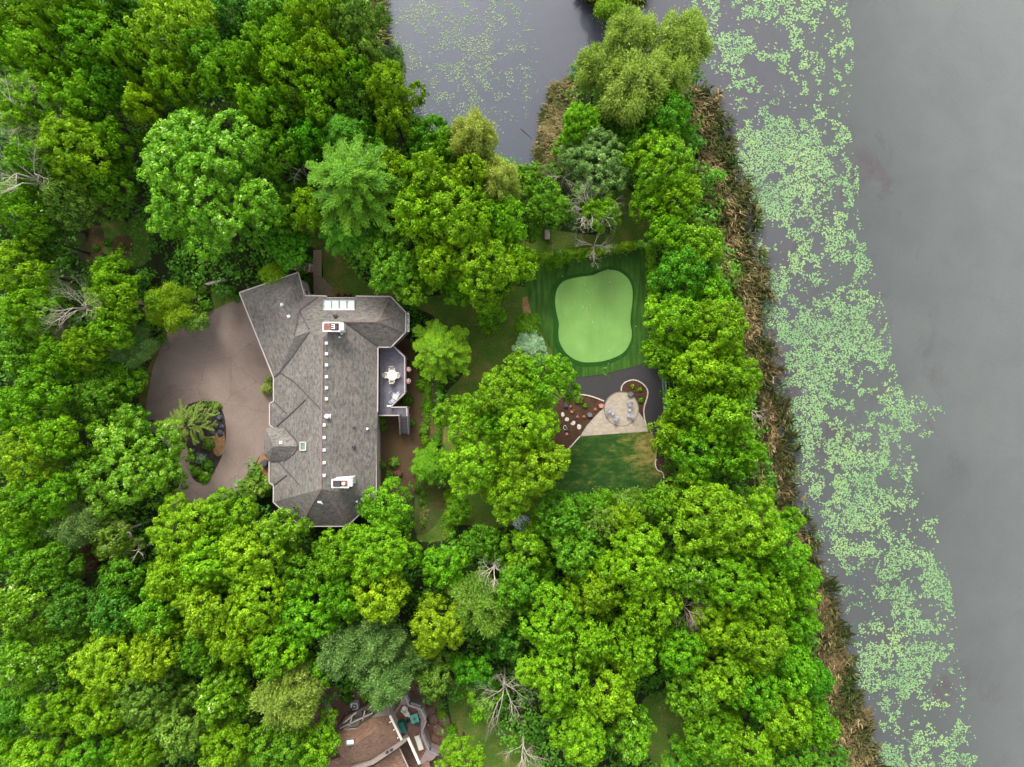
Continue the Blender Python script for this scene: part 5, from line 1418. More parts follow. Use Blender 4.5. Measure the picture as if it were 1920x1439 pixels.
# ------------------------------------------------------------------ trees
# px, py = middle of the crown in the photograph, r = its radius in photograph pixels, top = height in metres
T_ = [
# north-west wood
(35, 30, 62, 17, 'b', 'lime', 'lime green tree in the top left corner of the view'),
(110, 34, 34, 19, 'b', 'silver', 'whitish silver-leaved crown near the top left corner'),
(28, 100, 56, 17, 'b', 'fresh', 'bright green tree at the left edge above the bleached dead branches'),
(165, 12, 56, 16, 'b', 'fresh', 'green tree at the top edge right of the whitish crown'),
(95, 118, 52, 17, 'b', 'lime', 'lime tree just below the whitish silver-leaved crown'),
(175, 85, 56, 17, 'b', 'fresh', 'green tree below the whitish crown, one tree right of its lime neighbour'),
(245, 40, 40, 13, 'b', 'deep', 'dark low tree at the top edge with bare twigs beside it'),
(330, 62, 74, 18, 'b', 'lime', 'wide bright lime tree near the top edge, broadest of the northern wood'),
(262, 110, 46, 16, 'b', 'fresh', 'green tree at the lower left of the widest northern lime tree'),
(400, 110, 42, 16, 'b', 'mid', 'mid green tree at the lower right of the widest northern lime tree'),
(440, 40, 44, 12, 'b', 'deep', 'dark green tree near the top edge beside thin dead stems'),
(78, 205, 66, 17, 'b', 'lime', 'large lime tree near the left edge right of the bleached dead branches'),
(160, 195, 48, 16, 'b', 'fresh', 'green tree left of the yellow-tipped crown'),
(215, 165, 40, 15, 'b', 'mid', 'mid green tree above the yellow-tipped crown'),
(278, 198, 34, 15, 'b', 'gold', 'yellow-tipped crown up and left of the great silver maple'),
(330, 155, 48, 16, 'b', 'lime', 'lime tree directly above the great silver maple'),
(150, 285, 62, 17, 'b', 'lime', 'large lime tree up and left of the grass garden plot'),
(75, 305, 50, 16, 'b', 'fresh', 'green tree near the left edge between two bare crowns'),
(215, 265, 38, 14, 'b', 'fresh', 'small green crown at the left flank of the great silver maple'),
(140, 372, 52, 14, 'b', 'olive', 'olive yellow tree with a fine-textured crown above the vegetable beds'),
(45, 395, 56, 15, 'b', 'fresh', 'green tree at the left edge below the lowest bare crown'),
(205, 345, 42, 13, 'b', 'mid', 'mid green tree between the olive crown and the great silver maple'),
(85, 450, 44, 11, 'b', 'deep', 'dark leafy tree left of the vegetable beds'),
(435, 148, 54, 16, 'b', 'fresh', 'round green tree touching the upper right of the great silver maple'),
(485, 205, 38, 15, 'b', 'lime', 'lime tree at the right shoulder of the great silver maple'),
(398, 345, 158, 19, 'g', 'silver', 'great silver-tipped maple, the largest crown, north of the garage'),
# north wood
(520, 38, 50, 14, 'b', 'mid', 'mid green tree at the top edge left of the pond side crowns'),
(600, 28, 58, 17, 'b', 'lime', 'tall lime tree at the top edge of the northern wood'),
(672, 50, 50, 16, 'b', 'olive', 'olive green tree on the pond shore at the top edge'),
(545, 100, 44, 16, 'b', 'lime', 'yellowish lime crown two below the top edge in the northern wood'),
(610, 108, 46, 17, 'b', 'lime', 'lime tree between the olive shore tree and the domed crown'),
(550, 145, 46, 17, 'b', 'lime', 'domed yellow-green tree in the middle of the northern wood'),
(488, 108, 40, 16, 'b', 'fresh', 'green tree left of the domed yellow-green one'),
(655, 140, 44, 15, 'b', 'fresh', 'rounded green tree left of the dark pond side tree'),
(688, 105, 32, 14, 'b', 'olive', 'small olive crown between the shore tree and the dark pond side tree'),
(736, 112, 26, 9, 'w', 'pine', 'small dark blue-green tree overhanging the north pond'),
(735, 172, 48, 15, 'b', 'lime', 'lime tree bulging over the pond shore'),
(605, 195, 44, 15, 'b', 'fresh', 'green tree right of and below the domed yellow-green crown'),
(665, 205, 40, 13, 'b', 'deep', 'dark green tree below the rounded pond side trees'),
(635, 240, 42, 13, 's', 'bright', 'emerald layered tree above the big starburst tree'),
(742, 228, 36, 13, 'b', 'gold', 'yellow-green tree at the notch of the pond shore'),
(515, 215, 38, 16, 'b', 'silver', 'silver-tipped crown between the domed tree and the great maple'),
(525, 285, 46, 15, 'b', 'silver', 'ragged silver-green tree with bare twigs right of the great maple'),
(582, 262, 36, 14, 'b', 'bright', 'emerald green tree left of the layered emerald one'),
(690, 270, 36, 12, 'b', 'mid', 'mid green tree between the starburst tree and the pond'),
(658, 338, 86, 17, 's', 'mid', 'big emerald starburst-shaped tree with radiating boughs'),
(585, 395, 38, 13, 'b', 'lime', 'yellow-green crown above the curved grass strip'),
(650, 425, 52, 12, 's', 'bright', 'emerald drooping tree below the starburst tree'),
(800, 262, 42, 12, 'b', 'mid', 'mid green tree at the south-west corner of the pond'),
(840, 285, 34, 13, 'b', 'fresh', 'green tree at the south shore of the pond'),
(750, 330, 40, 14, 'b', 'lime', 'lime tree right of the starburst tree'),
(800, 335, 54, 16, 'b', 'lime', 'large lime tree left of the pale willow'),
(885, 262, 44, 16, 'w', 'pale', 'pale yellow willow on the south shore of the pond, upper crown'),
(935, 345, 42, 15, 'w', 'pale', 'pale yellow willow crown nearest the peninsula lawn'),
(885, 335, 44, 16, 'b', 'gold', 'yellow-green crown between the two pale willows'),
(780, 405, 56, 16, 'b', 'lime', 'lime tree left of the broad crown with bare branches'),
(862, 405, 66, 17, 'b', 'lime', 'broad lime tree with bare branches showing, south of the pale willows'),
(935, 420, 46, 14, 'b', 'fresh', 'green tree left of the peninsula lawn bench'),
(905, 500, 66, 15, 'b', 'lime', 'broad lime tree up and left of the putting green'),
(968, 495, 36, 12, 'b', 'lime', 'lime crown overhanging the west corner of the putting green surround'),
(825, 490, 50, 14, 'b', 'lime', 'lime tree right of the grey-green blossoming tree'),
(725, 485, 60, 12, 'b', 'silver', 'grey-green silver-tipped tree above the curved grass strip'),
(775, 535, 40, 10, 'b', 'silver', 'small silver-tipped tree nearest the north-east corner of the house'),
(862, 545, 30, 8, 'b', 'fresh', 'green shrubby tree above the east lawn'),
(925, 545, 34, 9, 'b', 'mid', 'mid green tree at the north edge of the east lawn'),
(540, 465, 40, 9, 'b', 'bright', 'emerald shrubby tree below the great silver maple'),
(545, 400, 34, 11, 'b', 'silver', 'silver-tipped crown overhanging the curved grass strip'),
(1022, 388, 44, 10, 'b', 'mid', 'mid green tree just above the slatted bench'),
(988, 335, 28, 6, 'b', 'mid', 'small dark tree in the bay at the foot of the pond'),
# peninsula
(1182, 72, 46, 13, 'w', 'willow', 'pale green willow plume at the north tip of the peninsula'),
(1278, 78, 52, 12, 'w', 'willow', 'pale green willow plume leaning towards the lake lilies'),
(1125, 128, 46, 12, 'w', 'willow', 'pale green willow on the pond side of the peninsula tip'),
(1190, 165, 60, 14, 'w', 'willow', 'central pale green willow of the peninsula tip'),
(1250, 140, 40, 12, 'w', 'willow', 'pale green willow crown right of the central one'),
(1085, 236, 38, 11, 'b', 'fresh', 'bright round tree on the pond side of the peninsula'),
(1140, 235, 34, 8, 'b', 'deep', 'dark tree right of the bright round one on the peninsula'),
(1250, 222, 48, 12, 'b', 'bright', 'emerald tree on the lake side of the peninsula'),
(1192, 262, 38, 10, 'b', 'mid', 'mid green tree in the middle of the peninsula'),
(1122, 305, 58, 11, 'b', 'pine', 'soft grey-green tree in the middle of the peninsula'),
(1240, 305, 60, 13, 'b', 'fresh', 'green lake side tree below the emerald one'),
(1075, 270, 24, 7, 'b', 'fresh', 'small green crown under the bright round peninsula tree'),
(1275, 370, 44, 12, 'b', 'lime', 'lime tree hanging over the shore reeds beside the lawn clearing'),
(1225, 385, 34, 10, 'b', 'fresh', 'green tree at the right edge of the lawn clearing'),
(1125, 400, 34, 10, 'b', 'lime', 'lime crown of the half dead tree above the putting green'),
(1255, 435, 40, 11, 'b', 'fresh', 'green tree at the corner where both green fences meet'),
(1308, 460, 42, 12, 'b', 'silver', 'silver-tipped tree on the shore level with the top of the putting green'),
(1282, 515, 54, 12, 'b', 'bright', 'emerald tree right of the putting green fence'),
(1330, 550, 36, 11, 'b', 'fresh', 'green crown reaching over the reeds right of the putting green'),
(1262, 608, 54, 14, 'b', 'lime', 'lime tree touching the right side of the putting green surround'),
(1340, 618, 58, 15, 'b', 'lime', 'large lime tree on the shore right of the putting green'),
(1245, 670, 42, 12, 'b', 'fresh', 'green tree above the pale green wire fence'),
(1310, 690, 56, 15, 'b', 'lime', 'lime tree right of the pale green wire fence'),
(1372, 705, 50, 14, 'b', 'lime', 'lime shore tree furthest into the reeds'),
(1285, 760, 44, 13, 'b', 'fresh', 'green tree right of the charcoal surfacing'),
(1345, 780, 58, 15, 'b', 'lime', 'large lime tree on the shore level with the patio'),
(1258, 815, 36, 11, 'b', 'lime', 'lime crown at the upper right of the patchy lawn'),
(1310, 850, 56, 14, 'b', 'fresh', 'broad green tree right of the patchy lawn'),
(1385, 850, 46, 13, 'b', 'fresh', 'green shore tree level with the patchy lawn'),
(1300, 912, 32, 10, 'b', 'mid', 'small mid green tree below the broad one right of the patchy lawn'),
(1195, 3, 1, 1, 'x', 'gold', ''),
# centre
(952, 732, 64, 13, 'b', 'lime', 'round lime crown, northern lobe of the big central trees'),
(1028, 720, 56, 13, 'b', 'fresh', 'green crown of the central trees reaching the charcoal surfacing'),
(876, 792, 50, 11, 'b', 'lime', 'lime crown of the central trees nearest the flower border'),
(985, 802, 60, 15, 'b', 'lime', 'tallest lime crown in the middle of the central trees'),
(893, 874, 55, 12.5, 'b', 'lime', 'yellowish lime crown, south-western lobe of the central trees'),
(1002, 874, 60, 14.5, 'b', 'lime', 'lime crown of the central trees beside the patchy lawn'),
(962, 926, 48, 12.5, 'b', 'lime', 'southernmost lime crown of the central trees'),
(930, 800, 38, 12, 'b', 'fresh', 'green crown in the hollow between the central lime crowns'),
(996, 654, 32, 5.5, 's', 'blue', 'blue-green spruce above the central trees'),
(990, 611, 27, 4.5, 'u', 'fresh', 'round clipped green shrub west of the putting green'),
(824, 655, 56, 8, 's', 'lime', 'lone round yellow-green tree east of the deck'),
(804, 875, 36, 5, 's', 'fresh', 'light green feathery tree at the south end of the flower border'),
(916, 590, 24, 3, 'b', 'fresh', 'light green shrub on the east lawn'),
(980, 985, 16, 6, 'u', 'white', 'whitish blue shrub just below the central trees'),
# south-east wood
(1055, 966, 52, 12, 'b', 'mid', 'mid green tree below the south-west corner of the patchy lawn'),
(1120, 948, 30, 7, 'b', 'fresh', 'green shrubby tree on the south edge of the patchy lawn, left'),
(1180, 950, 32, 7, 'b', 'olive', 'olive shrubby tree on the south edge of the patchy lawn, right'),
(1120, 985, 40, 11, 'b', 'olive', 'olive tree left of the pale yellow crown'),
(1170, 978, 32, 12, 'w', 'gold', 'pale yellow feathery crown south of the patchy lawn'),
(1245, 955, 44, 12, 'b', 'silver', 'silver-tipped tree south-east of the patchy lawn'),
(1325, 968, 72, 16, 'b', 'lime', 'huge round lime tree south-east of the patchy lawn'),
(1405, 985, 62, 15, 'b', 'lime', 'large lime tree above the lily shore, right of the huge round one'),
(1465, 1040, 54, 14, 'b', 'fresh', 'green tree bulging furthest towards the lilies'),
(1478, 975, 28, 9, 'b', 'silver', 'small silver-tipped crown on the shore above the bulging tree'),
(1080, 1030, 52, 13, 'b', 'mid', 'mid green tree south of the whitish shrub'),
(1190, 1055, 62, 15, 'b', 'lime', 'large lime tree south of the pale yellow crown'),
(1285, 1065, 54, 14, 'b', 'silver', 'silver-tipped tree between three large lime trees'),
(1365, 1080, 60, 15, 'b', 'fresh', 'large green tree below the huge round lime tree'),
(1430, 1110, 56, 14, 'b', 'lime', 'lime tree second in from the shore below the bulging tree'),
(1500, 1095, 42, 12, 'b', 'fresh', 'green shore tree directly below the bulging tree'),
(1115, 1105, 54, 14, 'b', 'lime', 'lime tree left of the brown dead crown'),
(1220, 1130, 54, 14, 'b', 'lime', 'lime tree immediately left of the brown dead crown'),
(1035, 1160, 58, 14, 'b', 'fresh', 'green tree up and right of the large grey bare tree'),
(1105, 1195, 54, 14, 'b', 'lime', 'lime tree below and left of the brown dead crown'),
(1190, 1210, 50, 14, 'b', 'fresh', 'green tree below the brown dead crown'),
(1350, 1165, 52, 13, 'b', 'lime', 'lime tree right of the brown dead crown'),
(1420, 1195, 58, 14, 'b', 'lime', 'lime tree inland of the widest reed patch'),
(1490, 1165, 40, 11, 'b', 'fresh', 'green shore tree beside the widest reed patch'),
(1045, 1265, 62, 15, 'b', 'lime', 'large lime tree right of the large grey bare tree'),
(1140, 1285, 56, 14, 'b', 'lime', 'lime tree up and left of the dark grass glade'),
(1270, 1220, 48, 13, 'b', 'fresh', 'green tree above the dark grass glade'),
(1300, 1300, 52, 12, 'b', 'silver', 'silver-tipped tree right of the dark grass glade'),
(1085, 1370, 58, 14, 'b', 'lime', 'lime tree near the bottom edge left of the dark grass glade'),
(1180, 1375, 46, 12, 'b', 'silver', 'silver-green tree touching the left side of the dark grass glade'),
(1350, 1260, 46, 13, 'b', 'lime', 'lime tree two crowns in from the lower reeds'),
(1410, 1290, 50, 13, 'b', 'fresh', 'green tree one crown in from the lower reeds'),
(1480, 1250, 46, 12, 'b', 'fresh', 'green shore tree reaching over the lower reeds'),
(1525, 1270, 30, 10, 'b', 'bright', 'emerald shore crown furthest right, over the lower reeds'),
(1335, 1375, 52, 12, 'b', 'fresh', 'green tree at the bottom edge right of the dark grass glade'),
(1400, 1400, 50, 13, 'b', 'lime', 'lime tree at the bottom edge, second from the shore'),
(1470, 1345, 50, 13, 'b', 'lime', 'lime tree above the lowest shore tree'),
(1530, 1360, 36, 11, 'b', 'fresh', 'green shore tree beside the lowest reeds'),
(1500, 1430, 50, 12, 'b', 'mid', 'mid green tree at the bottom edge nearest the lake'),
(1280, 1440, 40, 10, 'b', 'mid', 'mid green tree at the bottom edge below the dark grass glade'),
# south wood
(728, 955, 50, 11, 'b', 'fresh', 'bright green tree at the south-east corner of the grey roof'),
(715, 1035, 60, 14, 'b', 'fresh', 'broad bright green tree below the south-east corner of the grey roof'),
(640, 1040, 48, 13, 'b', 'fresh', 'green tree directly south of the grey roof'),
(530, 990, 40, 12, 'b', 'silver', 'silver-tipped tree at the south-west corner of the grey roof'),
(430, 965, 50, 12, 'b', 'lime', 'lime tree over the south end of the driveway'),
(345, 990, 58, 13, 'b', 'lime', 'lime tree covering the driveway exit'),
(478, 1040, 60, 14, 'b', 'lime', 'large lime tree south-west of the grey roof'),
(400, 1050, 56, 14, 'b', 'lime', 'lime tree below the driveway exit'),
(330, 1080, 50, 13, 'b', 'lime', 'lime tree right of the dead white branches'),
(395, 1130, 56, 14, 'b', 'gold', 'yellowish lime tree south of the driveway exit'),
(485, 1125, 62, 15, 'b', 'gold', 'large yellow-green tree midway between both houses on the left'),
(565, 1075, 44, 12, 'b', 'mid', 'mid green tree between the two yellow-green and bright green groups'),
(575, 1150, 58, 13, 'b', 'fresh', 'broad green tree up and left of the wire fence'),
(655, 1110, 50, 13, 'b', 'fresh', 'green tree above the grey-green pine group'),
(712, 1115, 54, 14, 'b', 'gold', 'yellow-green tree above and right of the grey-green pine group'),
(820, 1170, 58, 12, 'b', 'gold', 'yellow-green round tree above the pale olive tree'),
(900, 1130, 54, 12, 'w', 'olive', 'olive yellow tree under a bare grey crown'),
(835, 1065, 44, 11, 'b', 'fresh', 'green tree up and left of the olive yellow tree'),
(905, 1020, 40, 9, 'b', 'mid', 'mid green tree south of the dark lawn corner'),
(985, 1030, 46, 11, 'b', 'fresh', 'green tree below the whitish shrub'),
(860, 960, 26, 4, 'b', 'fresh', 'green shrub on the lawn left of the southernmost central crown'),
(975, 1095, 46, 12, 'b', 'mid', 'mid green tree right of the bare grey crown'),
(650, 1225, 50, 13, 'w', 'pine', 'grey-green pine over the wire fence'),
(710, 1195, 46, 13, 'w', 'pine', 'grey-green pine, northern one of the group by the lower house'),
(722, 1275, 46, 13, 'w', 'pine', 'grey-green pine overhanging the brown roof'),
(772, 1230, 32, 10, 'w', 'pine', 'small grey-green pine left of the pale olive tree'),
(815, 1268, 34, 9, 'b', 'olive', 'pale olive round tree north-east of the lower terrace'),
(540, 1305, 54, 14, 'w', 'willow', 'pale yellow-green feathery tree left of the brown roof'),
(600, 1250, 34, 10, 'b', 'fresh', 'green tree between the feathery tree and the wire fence'),
(590, 1395, 48, 11, 'b', 'fresh', 'green tree overhanging the west side of the brown roof'),
(520, 1400, 52, 13, 'b', 'mid', 'mid green tree at the bottom edge left of the brown roof'),
(862, 1428, 46, 9, 'b', 'lime', 'lime tree at the bottom edge right of the brown roof'),
(885, 1255, 34, 8, 'b', 'bright', 'emerald tree left of the large grey bare tree'),
(950, 1200, 34, 9, 'b', 'deep', 'dark tree above the large grey bare tree'),
(905, 1320, 26, 7, 'b', 'fresh', 'small green crown at the left foot of the large grey bare tree'),
(520, 1215, 54, 14, 'b', 'lime', 'lime tree above the feathery yellow-green tree'),
# west and south-west wood
(215, 515, 34, 11, 'b', 'fresh', 'bright green tree directly below the vegetable beds, upper crown'),
(225, 565, 44, 12, 'b', 'lime', 'bright lime tree west of the timber retaining wall'),
(210, 615, 40, 12, 'b', 'fresh', 'green tree left of the blue-green pine by the driveway'),
(248, 650, 40, 7, 'w', 'pine', 'soft blue-green pine at the west edge of the driveway'),
(165, 655, 38, 12, 'b', 'lime', 'lime crown left of the blue-green pine by the driveway'),
(320, 575, 42, 7, 'w', 'gold', 'yellow-green tree on the bank at the north-west edge of the driveway'),
(365, 600, 24, 5, 'b', 'olive', 'low olive crown overlapping the north edge of the driveway'),
(508, 517, 24, 6, 'u', 'gold', 'yellow shrubby crown leaning on the garage roof edge'),
(38, 505, 52, 14, 'b', 'lime', 'bright lime tree at the left edge level with the vegetable beds'),
(55, 580, 50, 14, 'b', 'lime', 'bright lime tree at the left edge below another lime one'),
(45, 660, 44, 11, 'b', 'mid', 'mid green tree at the left edge below the bare grey tree'),
(110, 665, 38, 12, 'b', 'fresh', 'green crown below the bare grey tree'),
(95, 725, 46, 13, 'b', 'fresh', 'green tree in the western wood level with the island'),
(185, 740, 48, 9, 'b', 'mid', 'mid green tree close to the west edge of the driveway'),
(238, 715, 34, 6.5, 'b', 'fresh', 'green tree on the west edge of the driveway, below the pine'),
(35, 770, 46, 13, 'b', 'fresh', 'green tree at the left edge level with the island'),
(252, 792, 34, 6, 'b', 'bright', 'emerald tree where the driveway edge meets the western wood'),
(55, 850, 58, 14, 'b', 'gold', 'yellow-green tree at the left edge of the view, the yellowest there'),
(115, 815, 46, 13, 'b', 'lime', 'lime tree between the yellowest crown and the glossy tree'),
(246, 872, 108, 12, 'g', 'silver', 'large glossy silver-flecked tree southwest of the driveway island'),
(95, 925, 50, 13, 'b', 'fresh', 'green tree down and left of the large glossy tree'),
(35, 950, 46, 13, 'b', 'fresh', 'green tree at the left edge level with the south end of the grey roof'),
(150, 985, 40, 11, 'w', 'pine', 'pale grey-green pine left of the dead white branches'),
(212, 1010, 42, 9, 'b', 'olive', 'olive tree under the dead white branches'),
(35, 1030, 46, 12, 'b', 'fresh', 'green tree at the left edge left of the pale grey-green pine'),
(100, 1060, 46, 12, 'b', 'mid', 'mid green tree below the pale grey-green pine'),
(165, 1047, 22, 5, 'b', 'red', 'dull red-leaved shrubby tree below the pale grey-green pine'),
(230, 1085, 42, 10, 'b', 'mid', 'mid green tree below the dead white branches'),
(50, 1135, 56, 14, 'b', 'silver', 'glossy dark green tree at the left edge above the dark hollow'),
(140, 1140, 48, 12, 'b', 'deep', 'dark green tree right of the glossy left edge tree'),
(220, 1155, 46, 12, 'b', 'deep', 'dark green tree left of the yellowish trees of the south-western wood'),
(295, 1150, 44, 13, 'b', 'silver', 'silver-tipped tree left of the large yellow-green ones'),
(50, 1235, 54, 14, 'b', 'silver', 'glossy grey-green tree at the left edge, lower of two'),
(130, 1225, 46, 12, 'b', 'mid', 'mid green tree right of the lower glossy left edge tree'),
(210, 1240, 60, 14, 'b', 'gold', 'yellow-green tree in the south-western wood with bare forks showing'),
(300, 1220, 52, 14, 'b', 'gold', 'yellow-green tree right of the one with bare forks'),
(375, 1215, 44, 12, 'b', 'mid', 'mid green tree below the large yellow-green ones'),
(440, 1195, 50, 14, 'b', 'gold', 'yellow-green tree directly left of the broad green fence side tree'),
(280, 1305, 58, 14, 'b', 'olive', 'olive tree with pale branches in the south-western wood'),
(195, 1325, 52, 13, 'b', 'lime', 'lime tree near the bottom edge in the south-western wood'),
(110, 1320, 50, 13, 'b', 'lime', 'lime tree near the bottom left corner, upper one'),
(35, 1330, 48, 11, 'b', 'mid', 'mid green tree at the left edge above the brown bare patch'),
(420, 1300, 48, 13, 'b', 'silver', 'silver-tipped tree up and left of the feathery yellow-green one'),
(345, 1360, 54, 13, 'b', 'olive', 'olive tree near the bottom edge below the silver-tipped one'),
(90, 1405, 56, 13, 'b', 'lime', 'lime tree at the bottom edge near the left corner'),
(180, 1410, 50, 13, 'b', 'fresh', 'green tree at the bottom edge, third from the left corner'),
(265, 1400, 48, 13, 'b', 'lime', 'lime tree at the bottom edge, fourth from the left corner'),
(430, 1395, 54, 13, 'b', 'lime', 'lime tree at the bottom edge below the silver-tipped one'),
(15, 1420, 40, 12, 'b', 'fresh', 'green tree in the bottom left corner'),
(15, 225, 1, 1, 'x', 'gold', ''),
(20, 800, 1, 1, 'x', 'gold', ''),
(1145, -14, 42, 5, 'w', 'gold', 'yellow-green bushy willow on the islet at the top edge'),
(480, 912, 26, 4, 'b', 'olive', 'olive shrub between the driveway and the south-west wall of the house'),
(1300, 250, 1, 1, 'x', 'gold', ''),
]
SKIP_UNDER = 0
def tree_base(px, py, zc): return W(px, py, zc)

PROTO = {}
def proto(form, R):
    """crowns are grown a few times in each size and shared by trees of about that size, turned and stretched"""
    sizes = (1.5, 2.1, 2.7, 3.3, 4.0, 5.6, 8.0) if form == 'b' else (2.0, 3.2, 4.5, 9.5)
    Rp = min(sizes, key=lambda q: abs(math.log(q / R)))
    if form == 'g': Rp = round(R, 1)
    nv = {'b': 5, 'w': 4, 's': 2, 'g': 1}.get(form, 2)
    if form == 'b' and Rp < 2 or Rp > 5: nv = 2
    key = (form, Rp, random.randrange(nv))
    if key not in PROTO:
        d = Rp * 1.35
        if form in ('b', 'g'):
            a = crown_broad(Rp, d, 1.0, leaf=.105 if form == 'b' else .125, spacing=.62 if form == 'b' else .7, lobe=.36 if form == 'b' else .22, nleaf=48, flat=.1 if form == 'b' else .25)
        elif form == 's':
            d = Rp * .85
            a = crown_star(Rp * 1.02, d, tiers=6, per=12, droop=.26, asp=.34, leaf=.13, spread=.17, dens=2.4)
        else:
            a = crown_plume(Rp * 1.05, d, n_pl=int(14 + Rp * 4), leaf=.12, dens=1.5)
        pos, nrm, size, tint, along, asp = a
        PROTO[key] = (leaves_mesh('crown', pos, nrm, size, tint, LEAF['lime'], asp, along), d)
    return PROTO[key] + (Rp,)

def make_tree(px, py, r, top, form, colr, label, dens=1.0):
    R0 = r * SC
    depth = min(top * .84, max(2.0, R0 * 1.45, top * .6) if form != 's' else R0 * .95)
    if form == 'u': depth = min(top - .3, R0 * 1.2)
    zc = top - depth * .45
    k = (ALT - zc) / ALT
    R = R0 * k * 1.1
    c = W(px, py, zc)
    name = {'pine': 'pine_tree', 'willow': 'willow_tree', 'pale': 'willow_tree', 'blue': 'spruce_tree', 'white': 'flowering_shrub'}.get(colr, 'tree')
    if form == 'u' or top < 4.6: name = 'shrub' if colr not in ('blue',) else name
    if colr == 'white': name = 'flowering_shrub'
    root = empty(name, (c.x, c.y, 0), label, 'shrub' if 'shrub' in name else 'tree')
    zb = top - depth
    if form == 'u':
        pos, nrm, size, tint, along, asp = crown_bush(R, depth, leaf=.1)
        link('crown', leaves_mesh('crown', pos, nrm, size, tint, LEAF[colr], asp, along), None, root, (0, 0, zb))
    else:
        me, d, Rp = proto(form, R)
        o = link('crown', me, None, root, (0, 0, zb), (0, 0, random.uniform(0, 6.28)))
        o.scale = (R / Rp * random.uniform(.92, 1.08) * random.choice((-1, 1)), R / Rp * random.uniform(.92, 1.08), depth / d)
        o.material_slots[0].link = 'OBJECT'; o.material_slots[0].material = LEAF[colr]
    mb = MB(); limbs(mb, R * .9, max(.3, zb + depth * .1), top, 5 if R < 2.5 else 8, max(.05, min(.2, top * .011)))
    mb.build('trunk', M['bark'], root)
    return root
for t in T_:
    if t[4] == 'x': continue
    make_tree(*t)

# the spiky conifer of the driveway island
c = W(360, 798, 3.0)
root = empty('larch_tree', (c.x, c.y, 0), 'spiky yellow-green conifer with drooping boughs on the driveway island', 'tree')
P = []; A_ = []; Nn = []; Tt = []
mbt = MB(); mbt.tube((0, 0, -.2), (0, 0, 4.6), .16, .04, 8)
def bough(p0, a0, ln, cvv, rise, rad, lev):
    pts = []
    for i in range(9):
        t = i / 8; a1 = a0 + cvv * t
        pts.append(p0 + Vector((math.cos(a1) * ln * t, math.sin(a1) * ln * t, rise * math.sin(t * 2.2) * ln * .3 - .16 * ln * t * t)))
    for p, q in zip(pts, pts[1:]): mbt.tube(p, q, rad, rad * .7, 4, cap=False)
    n_ = int(190 * ln) + 30; t = RNG.uniform(.05 if lev else .25, 1, n_); idx = np.minimum((t * 8).astype(int), 7); fr = t * 8 - idx
    PA = np.array([tuple(p) for p in pts]); q = PA[idx] * (1 - fr)[:, None] + PA[idx + 1] * fr[:, None]
    dirv = PA[idx + 1] - PA[idx]; dirv /= np.linalg.norm(dirv, axis=1, keepdims=True)
    sd_ = np.cross(dirv, [0, 0, 1.0]); sgn = RNG.choice([-1, 1], n_)[:, None]
    q = q + sd_ * RNG.normal(0, .045, (n_, 1)) + np.array([0, 0, 1]) * RNG.normal(0, .03, (n_, 1))
    P.append(q); A_.append(dirv + sd_ * sgn * .8); Nn.append(RNG.normal(0, .35, (n_, 3)) + np.array([0, 0, 1])); Tt.append(.5 + RNG.normal(0, .13, n_))
    if lev < 1:
        for i in (3, 4, 5, 6):
            if random.random() < .75:
                bough(pts[i], a0 + cvv * i / 8 + random.choice((-1, 1)) * random.uniform(.4, .8), ln * random.uniform(.25, .45), random.uniform(-.5, .5), .2, rad * .6, lev + 1)
for k in range(32):
    a0 = k * 2.39996 + random.uniform(-.3, .3); f = k / 31
    ln = (1.2 + 2.3 * f ** .6) * random.uniform(.7, 1.12)
    if a0 % (2 * PI) < .7: ln *= 1.1
    bough(Vector((0, 0, 4.6 - 3.0 * f)), a0, ln, random.uniform(-.7, .7), 1.0, .03, 0)
P = np.concatenate(P)
link('crown', leaves_mesh('crown', P, np.concatenate(Nn), .07 * RNG.uniform(.7, 1.3, len(P)), np.concatenate(Tt), LEAF['spiky'], .3, np.concatenate(A_)), None, root)
mbt.build('trunk', M['bark'], root)

